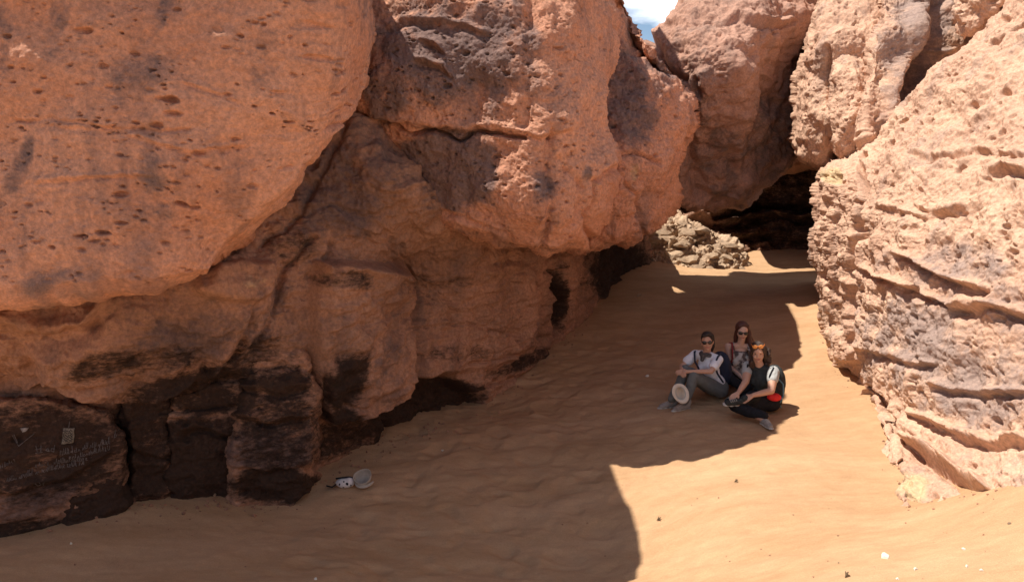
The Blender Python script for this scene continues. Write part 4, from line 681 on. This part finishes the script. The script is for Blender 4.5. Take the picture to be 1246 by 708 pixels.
# ------------------------------------------------------------------ rubble lit at the back of the passage
STV = []
for k in range(6):
    v = ICO2.copy(); rs = np.random.RandomState(20 + k)
    for _ in range(13): n_ = nrm(rs.randn(3)); dcut = .38 + .4 * rs.rand(); e = v @ n_; v = v - n_ * np.clip(e - dcut, 0, None)[:, None]
    v = v * (1 + .15 * fbm(v * 1.6, 2, 40 + k))[:, None] * 1.2; me_o = mesh_np('stone', v, [ICO2F], M_RB, attr=np.zeros((len(v), 3)), flat=True); STV.append(me_o.data); bpy.data.objects.remove(me_o)
def stone(p, size, rot, k, parent=None, name='stone', material=None):
    o = bpy.data.objects.new(name, STV[k % 6]); COL.objects.link(o); o.location = [float(x) for x in p]; o.rotation_euler = rot; o.scale = size
    if parent: o.parent = parent; o.location = Vector([float(x) for x in p]) - parent.location
    return o
rb = empty('rubble_pile', ground_at(860, 334)); tag(rb, 'sunlit heap of broken pale stones at the back of the shaded passage', 'rubble', None)
RM = rock('mound', top=[(780, 262), (815, 262), (850, 278), (888, 300), (906, 326)], right=[(906, 326), (910, 345)], bottom=[(760, 345), (910, 345)], left=[(780, 262), (770, 300), (760, 345)],
     dc=[(780, 262, 19.2), (850, 274, 19.2), (920, 310, 19.1), (770, 330, 18.4), (850, 330, 18.15), (920, 335, 18.5), (840, 300, 18.65)], n=(170, 110), material=M_RB, roll=((8, .4), (6, .3), None, None), thick=1.2, rough=.14, big=.12, strata=.10, sstr=(.8, .8, 2.2), feats=[('ledge', [(780, 280), (850, 290), (920, 318)], 8, .06)], pit=((4, .3, .12),), seed=21, parent=rb)
RM['label'] = 'dusty rubble slope under the loose stones'
gx, gy, gV = o_surf['mound']; rs = np.random.RandomState(8)
for k in range(70):
    x = rs.uniform(790, 888); y = rs.uniform(266, 328)
    if y < 262 + (x - 800) * .33: continue
    i_ = np.argmin((gx - x) ** 2 + (gy - y) ** 2); s_ = .04 + .20 * rs.rand() ** 3; stone(gV[i_] + A3(0, -.01, .0), (s_ * (1 + rs.rand()), s_, s_ * (.4 + .35 * rs.rand())), (rs.randn() * .25, rs.randn() * .25, rs.rand() * 6), k, rb)
for x, y, s_ in ((846, 322, .22), (866, 328, .16), (899, 329, .10), (880, 318, .14), (862, 318, .13), (812, 288, .2), (826, 300, .17)):
    i_ = np.argmin((gx - x) ** 2 + (gy - y) ** 2); stone(gV[i_] + A3(0, -.12, 0), (s_ * 1.3, s_, s_ * .6), (rs.randn() * .2, rs.randn() * .2, rs.rand() * 6), int(x), rb)

# ------------------------------------------------------------------ loose stones and scraps on the sand
PALE = mat('pale_pebble', (.72, .66, .56), .85, .12, .3, 40, .3)
def pebble(px, py, size, label, k=0, m=None):
    p = ground_at(px, py); me = STV[k % 6]
    if m: me = me.copy(); me.materials.clear(); me.materials.append(m)
    o = bpy.data.objects.new('pebble', me); COL.objects.link(o); o.location = p + A3(0, 0, size[2] * .4); o.rotation_euler = (0, .1, k * 1.3); o.scale = size; return tag(o, label, 'stone')
pebble(1077, 680, (.055, .028, .02), 'flat white stone in the sunlit sand at lower right, largest there', 1, PALE)
pebble(1173, 669, (.018, .015, .013), 'small pale pebble on sunlit sand below the foot of the right boulder', 2, PALE)
pebble(1176, 691, (.014, .012, .009), 'tiny pale pebble straight below the small pale pebble at lower right', 3, PALE)
pebble(1194, 698, (.013, .011, .009), 'tiny pale pebble nearest the lower right corner', 4, PALE)
pebble(1114, 694, (.017, .012, .010), 'pale pebble right of and below the flat white stone', 5, PALE)
pebble(1092, 704, (.018, .012, .010), 'pale pebble at the bottom edge under the flat white stone', 6, PALE)
pebble(1228, 638, (.014, .012, .011), 'dark little stone on the sunlit slope near the right edge', 7)
pebble(1020, 686, (.010, .008, .008), 'dark speck of stone left of the flat white stone', 8)
pebble(360, 584, (.05, .04, .055), 'pale wedge-shaped stone at the cliff foot above the beige cap', 9)
pebble(262, 602, (.045, .04, .03), 'pale stone at the foot of the charred block on the left', 10)
pebble(335, 596, (.03, .03, .025), 'small stone by the foot of the rounded column', 11)
pebble(87, 665, (.014, .012, .012), 'tiny white pebble in the shaded sand at lower left', 12, PALE)
pebble(384, 706, (.016, .013, .012), 'tiny white pebble in shade at the bottom edge', 13, PALE)
pebble(538, 546, (.02, .016, .014), 'pale pebble in shaded sand below the black hollow', 14, PALE)
pebble(778, 361, (.07, .05, .04), 'pale stone far up the shaded passage', 15)
pebble(787, 458, (.03, .025, .02), 'small pale stone in shade left of the woman in white', 16, PALE)
pebble(572, 547, (.014, .013, .012), 'dark speck of stone in the shaded sand right of the hollow', 17)
_bm = bmesh.new(); bmesh.ops.create_icosphere(_bm, subdivisions=1, radius=1); _bm.verts.ensure_lookup_table(); G1 = np.array([v.co[:] for v in _bm.verts]); G1F = np.array([[v.index for v in f.verts] for f in _bm.faces]); _bm.free()
P = Prims(); rs = np.random.RandomState(5); base_line = curve([(0, 640), (150, 612), (330, 604), (470, 534), (590, 492), (680, 415), (725, 350)], 90)
for k in range(520):
    if k < 330: q = base_line[rs.randint(90)] + [rs.randn() * 9, abs(rs.randn()) * 9]; r = .006 + .016 * rs.rand() ** 2
    elif k < 400: q = curve([(1005, 400), (1020, 455), (1070, 495), (1090, 560), (1106, 612), (1180, 606), (1240, 592)], 60)[rs.randint(60)] + [-abs(rs.randn()) * 6, rs.randn() * 5]; r = .005 + .012 * rs.rand() ** 2
    else: q = np.array([rs.uniform(20, 1230), rs.uniform(520, 705)]); r = .003 + .006 * rs.rand() ** 2
    c = ground_at(*q); P.add(G1 * (r * (.7 + .6 * rs.rand(3))) * (1 + .25 * rs.randn(len(G1), 1) * .5) + c + A3(0, 0, r * .3), G1F)
gr = mesh_np('gravel', np.vstack(P.V), P.F, M_CL, attr=np.zeros((P.n, 3)), flat=True); tag(gr, 'scattered grit and stone chips on the sand', 'gravel', kind='stuff')
def leaf(px, py, s_, label, rz):
    p = ground_at(px, py); P = Prims(); rs = np.random.RandomState(int(px))
    P.chain((A3(-s_, 0, .006), .004), (A3(-.2 * s_, .2 * s_, .018), .007), (A3(s_, .5 * s_, .022), .004)).chain((A3(-.2 * s_, .2 * s_, .018), .006), (A3(.4 * s_, -.5 * s_, .012), .004)).chain((A3(-.4 * s_, .1 * s_, .012), .007), (A3(.1 * s_, .8 * s_, .03), .003))
    o = raw('twig', P, mat('dry_twig', (.12, .08, .045), .9, .2), None); o.location = p; o.rotation_euler = (0, 0, rz); return tag(o, label, 'twig')
leaf(1031, 702, .022, 'dark forked twig lying on the sunlit sand at the bottom edge', .6); leaf(802, 629, .02, 'dry brown twig on the sunlit sand beside the shadow edge', .2); leaf(896, 585, .016, 'short dry twig on the sand below the seated women', .1)

# ------------------------------------------------------------------ scratched writing and small drawing on the soot-black slab
gx, gy, gV = GRAF; SLAB = [o for o in bpy.data.objects if o.get('label', '').startswith('soot-black slab')][0]
sel = (gx > -10) & (gx < 160) & (gy > 470) & (gy < 660); gx = gx[sel]; gy = gy[sel]; gV = gV[sel]
def onslab(pts, off=.006):
    o = []
    for x, y in pts: i_ = np.argmin((gx - x) ** 2 + (gy - y) ** 2); p = gV[i_]; o.append(p + nrm(A3(0, 0, CAMZ) - p) * off)
    return o
CHALK = mat('chalk_scratch', (.125, .105, .10), .95, .5, .1, 60); P = Prims(); rs = np.random.RandomState(11)
def stroke(pts, r=.0035):
    q = onslab(pts); 
    for a, b in zip(q, q[1:]):
        if np.linalg.norm(a - b) > 1e-4: P.cap(a, r, b, r, 5)
def Z6(x, y): return (x / 6.44, 510 + y / 6.44)
def scrawl(x0, y0, x1, y1, h, n):
    """a line of unreadable joined letters"""
    t_ = np.linspace(0, 1, n)
    for k in range(n - 1):
        if rs.rand() < .18: continue
        bx = x0 + (x1 - x0) * t_[k]; by = y0 + (y1 - y0) * t_[k]; w_ = (x1 - x0) / n; c = rs.randint(4); H = h * (.6 + .8 * rs.rand())
        sh = ([(0, 0), (.2, -H), (.5, 0)], [(0, -H), (.1, 0), (.7, -.1 * H), (.8, -H)], [(.1, 0), (.6, -.6 * H), (.1, -H * .5), (.3, 0), (.8, 0)], [(0, 0), (.5, -.5 * H), (.9, 0)])[c]
        stroke([Z6(bx + a * w_, by + b) for a, b in sh], .003)
for pts in ([(290, 205), (300, 250)], [(290, 232), (325, 226)], [(325, 205), (328, 250)], [(380, 222), (362, 240), (385, 246), (384, 224), (390, 248)], [(430, 200), (426, 246), (405, 240), (412, 224), (428, 226)], [(285, 262), (340, 250)],
            [(100, 125), (110, 165), (150, 210)], [(150, 210), (215, 155), (270, 108)], [(115, 120), (140, 185)], [(545, 15), (540, 62)], [(290, 480), (300, 510), (320, 505), (318, 470)], [(330, 500), (350, 480), (335, 520)]): stroke([Z6(*p) for p in pts])
scrawl(470, 275, 860, 175, 34, 26); scrawl(540, 300, 860, 225, 30, 16); scrawl(280, 372, 680, 300, 34, 26); scrawl(70, 470, 660, 330, 36, 40); scrawl(5, 380, 130, 320, 26, 9); scrawl(700, 270, 900, 120, 40, 12)
wr = raw('scratched_writing', P, CHALK, SLAB); wr.location = -SLAB.location; wr['kind'] = 'stuff'
def patch_on(name, corners, m, off=.004, n=6):
    c = [np.array(Z6(*q)) for q in corners]; pts = [tuple((c[0] * (1 - a) + c[1] * a) * (1 - b) + (c[3] * (1 - a) + c[2] * a) * b) for b in np.linspace(0, 1, n) for a in np.linspace(0, 1, n)]
    V = np.array(onslab(pts, off)); V2 = np.array(onslab(pts, off - .01)); k = n * n; ring = np.r_[np.arange(n), np.arange(1, n) * n + n - 1, (n - 1) * n + np.arange(n - 2, -1, -1), np.arange(n - 2, 0, -1) * n]
    o = mesh_np(name, np.vstack([V, V2]), [gridfaces(n, n), np.stack([ring, np.roll(ring, -1), np.roll(ring, -1) + k, ring + k], -1)], m, SLAB); o.location = -SLAB.location; return o
pl = patch_on('pale_drawing', [(495, 68), (585, 64), (578, 180), (486, 190)], mat('lime_paint', (.20, .17, .135), .9, .4, .1, 90), .012)
P = Prims()
for k in range(6): stroke([Z6(500 + 76 * a, 86 + k * 17 + 7 * math.sin(a * 14 + k)) for a in np.linspace(0, 1, 9)], .0025)
V = np.vstack(P.V); dl = raw('drawing_line', P, BLACK, SLAB); dl.location = -SLAB.location + Vector((0, -.012, .003))
patch_on('white_smear', [(160, 70), (228, 62), (215, 88), (180, 104)], mat('white_smear', (.25, .225, .21), .9, .4), .008, 4)
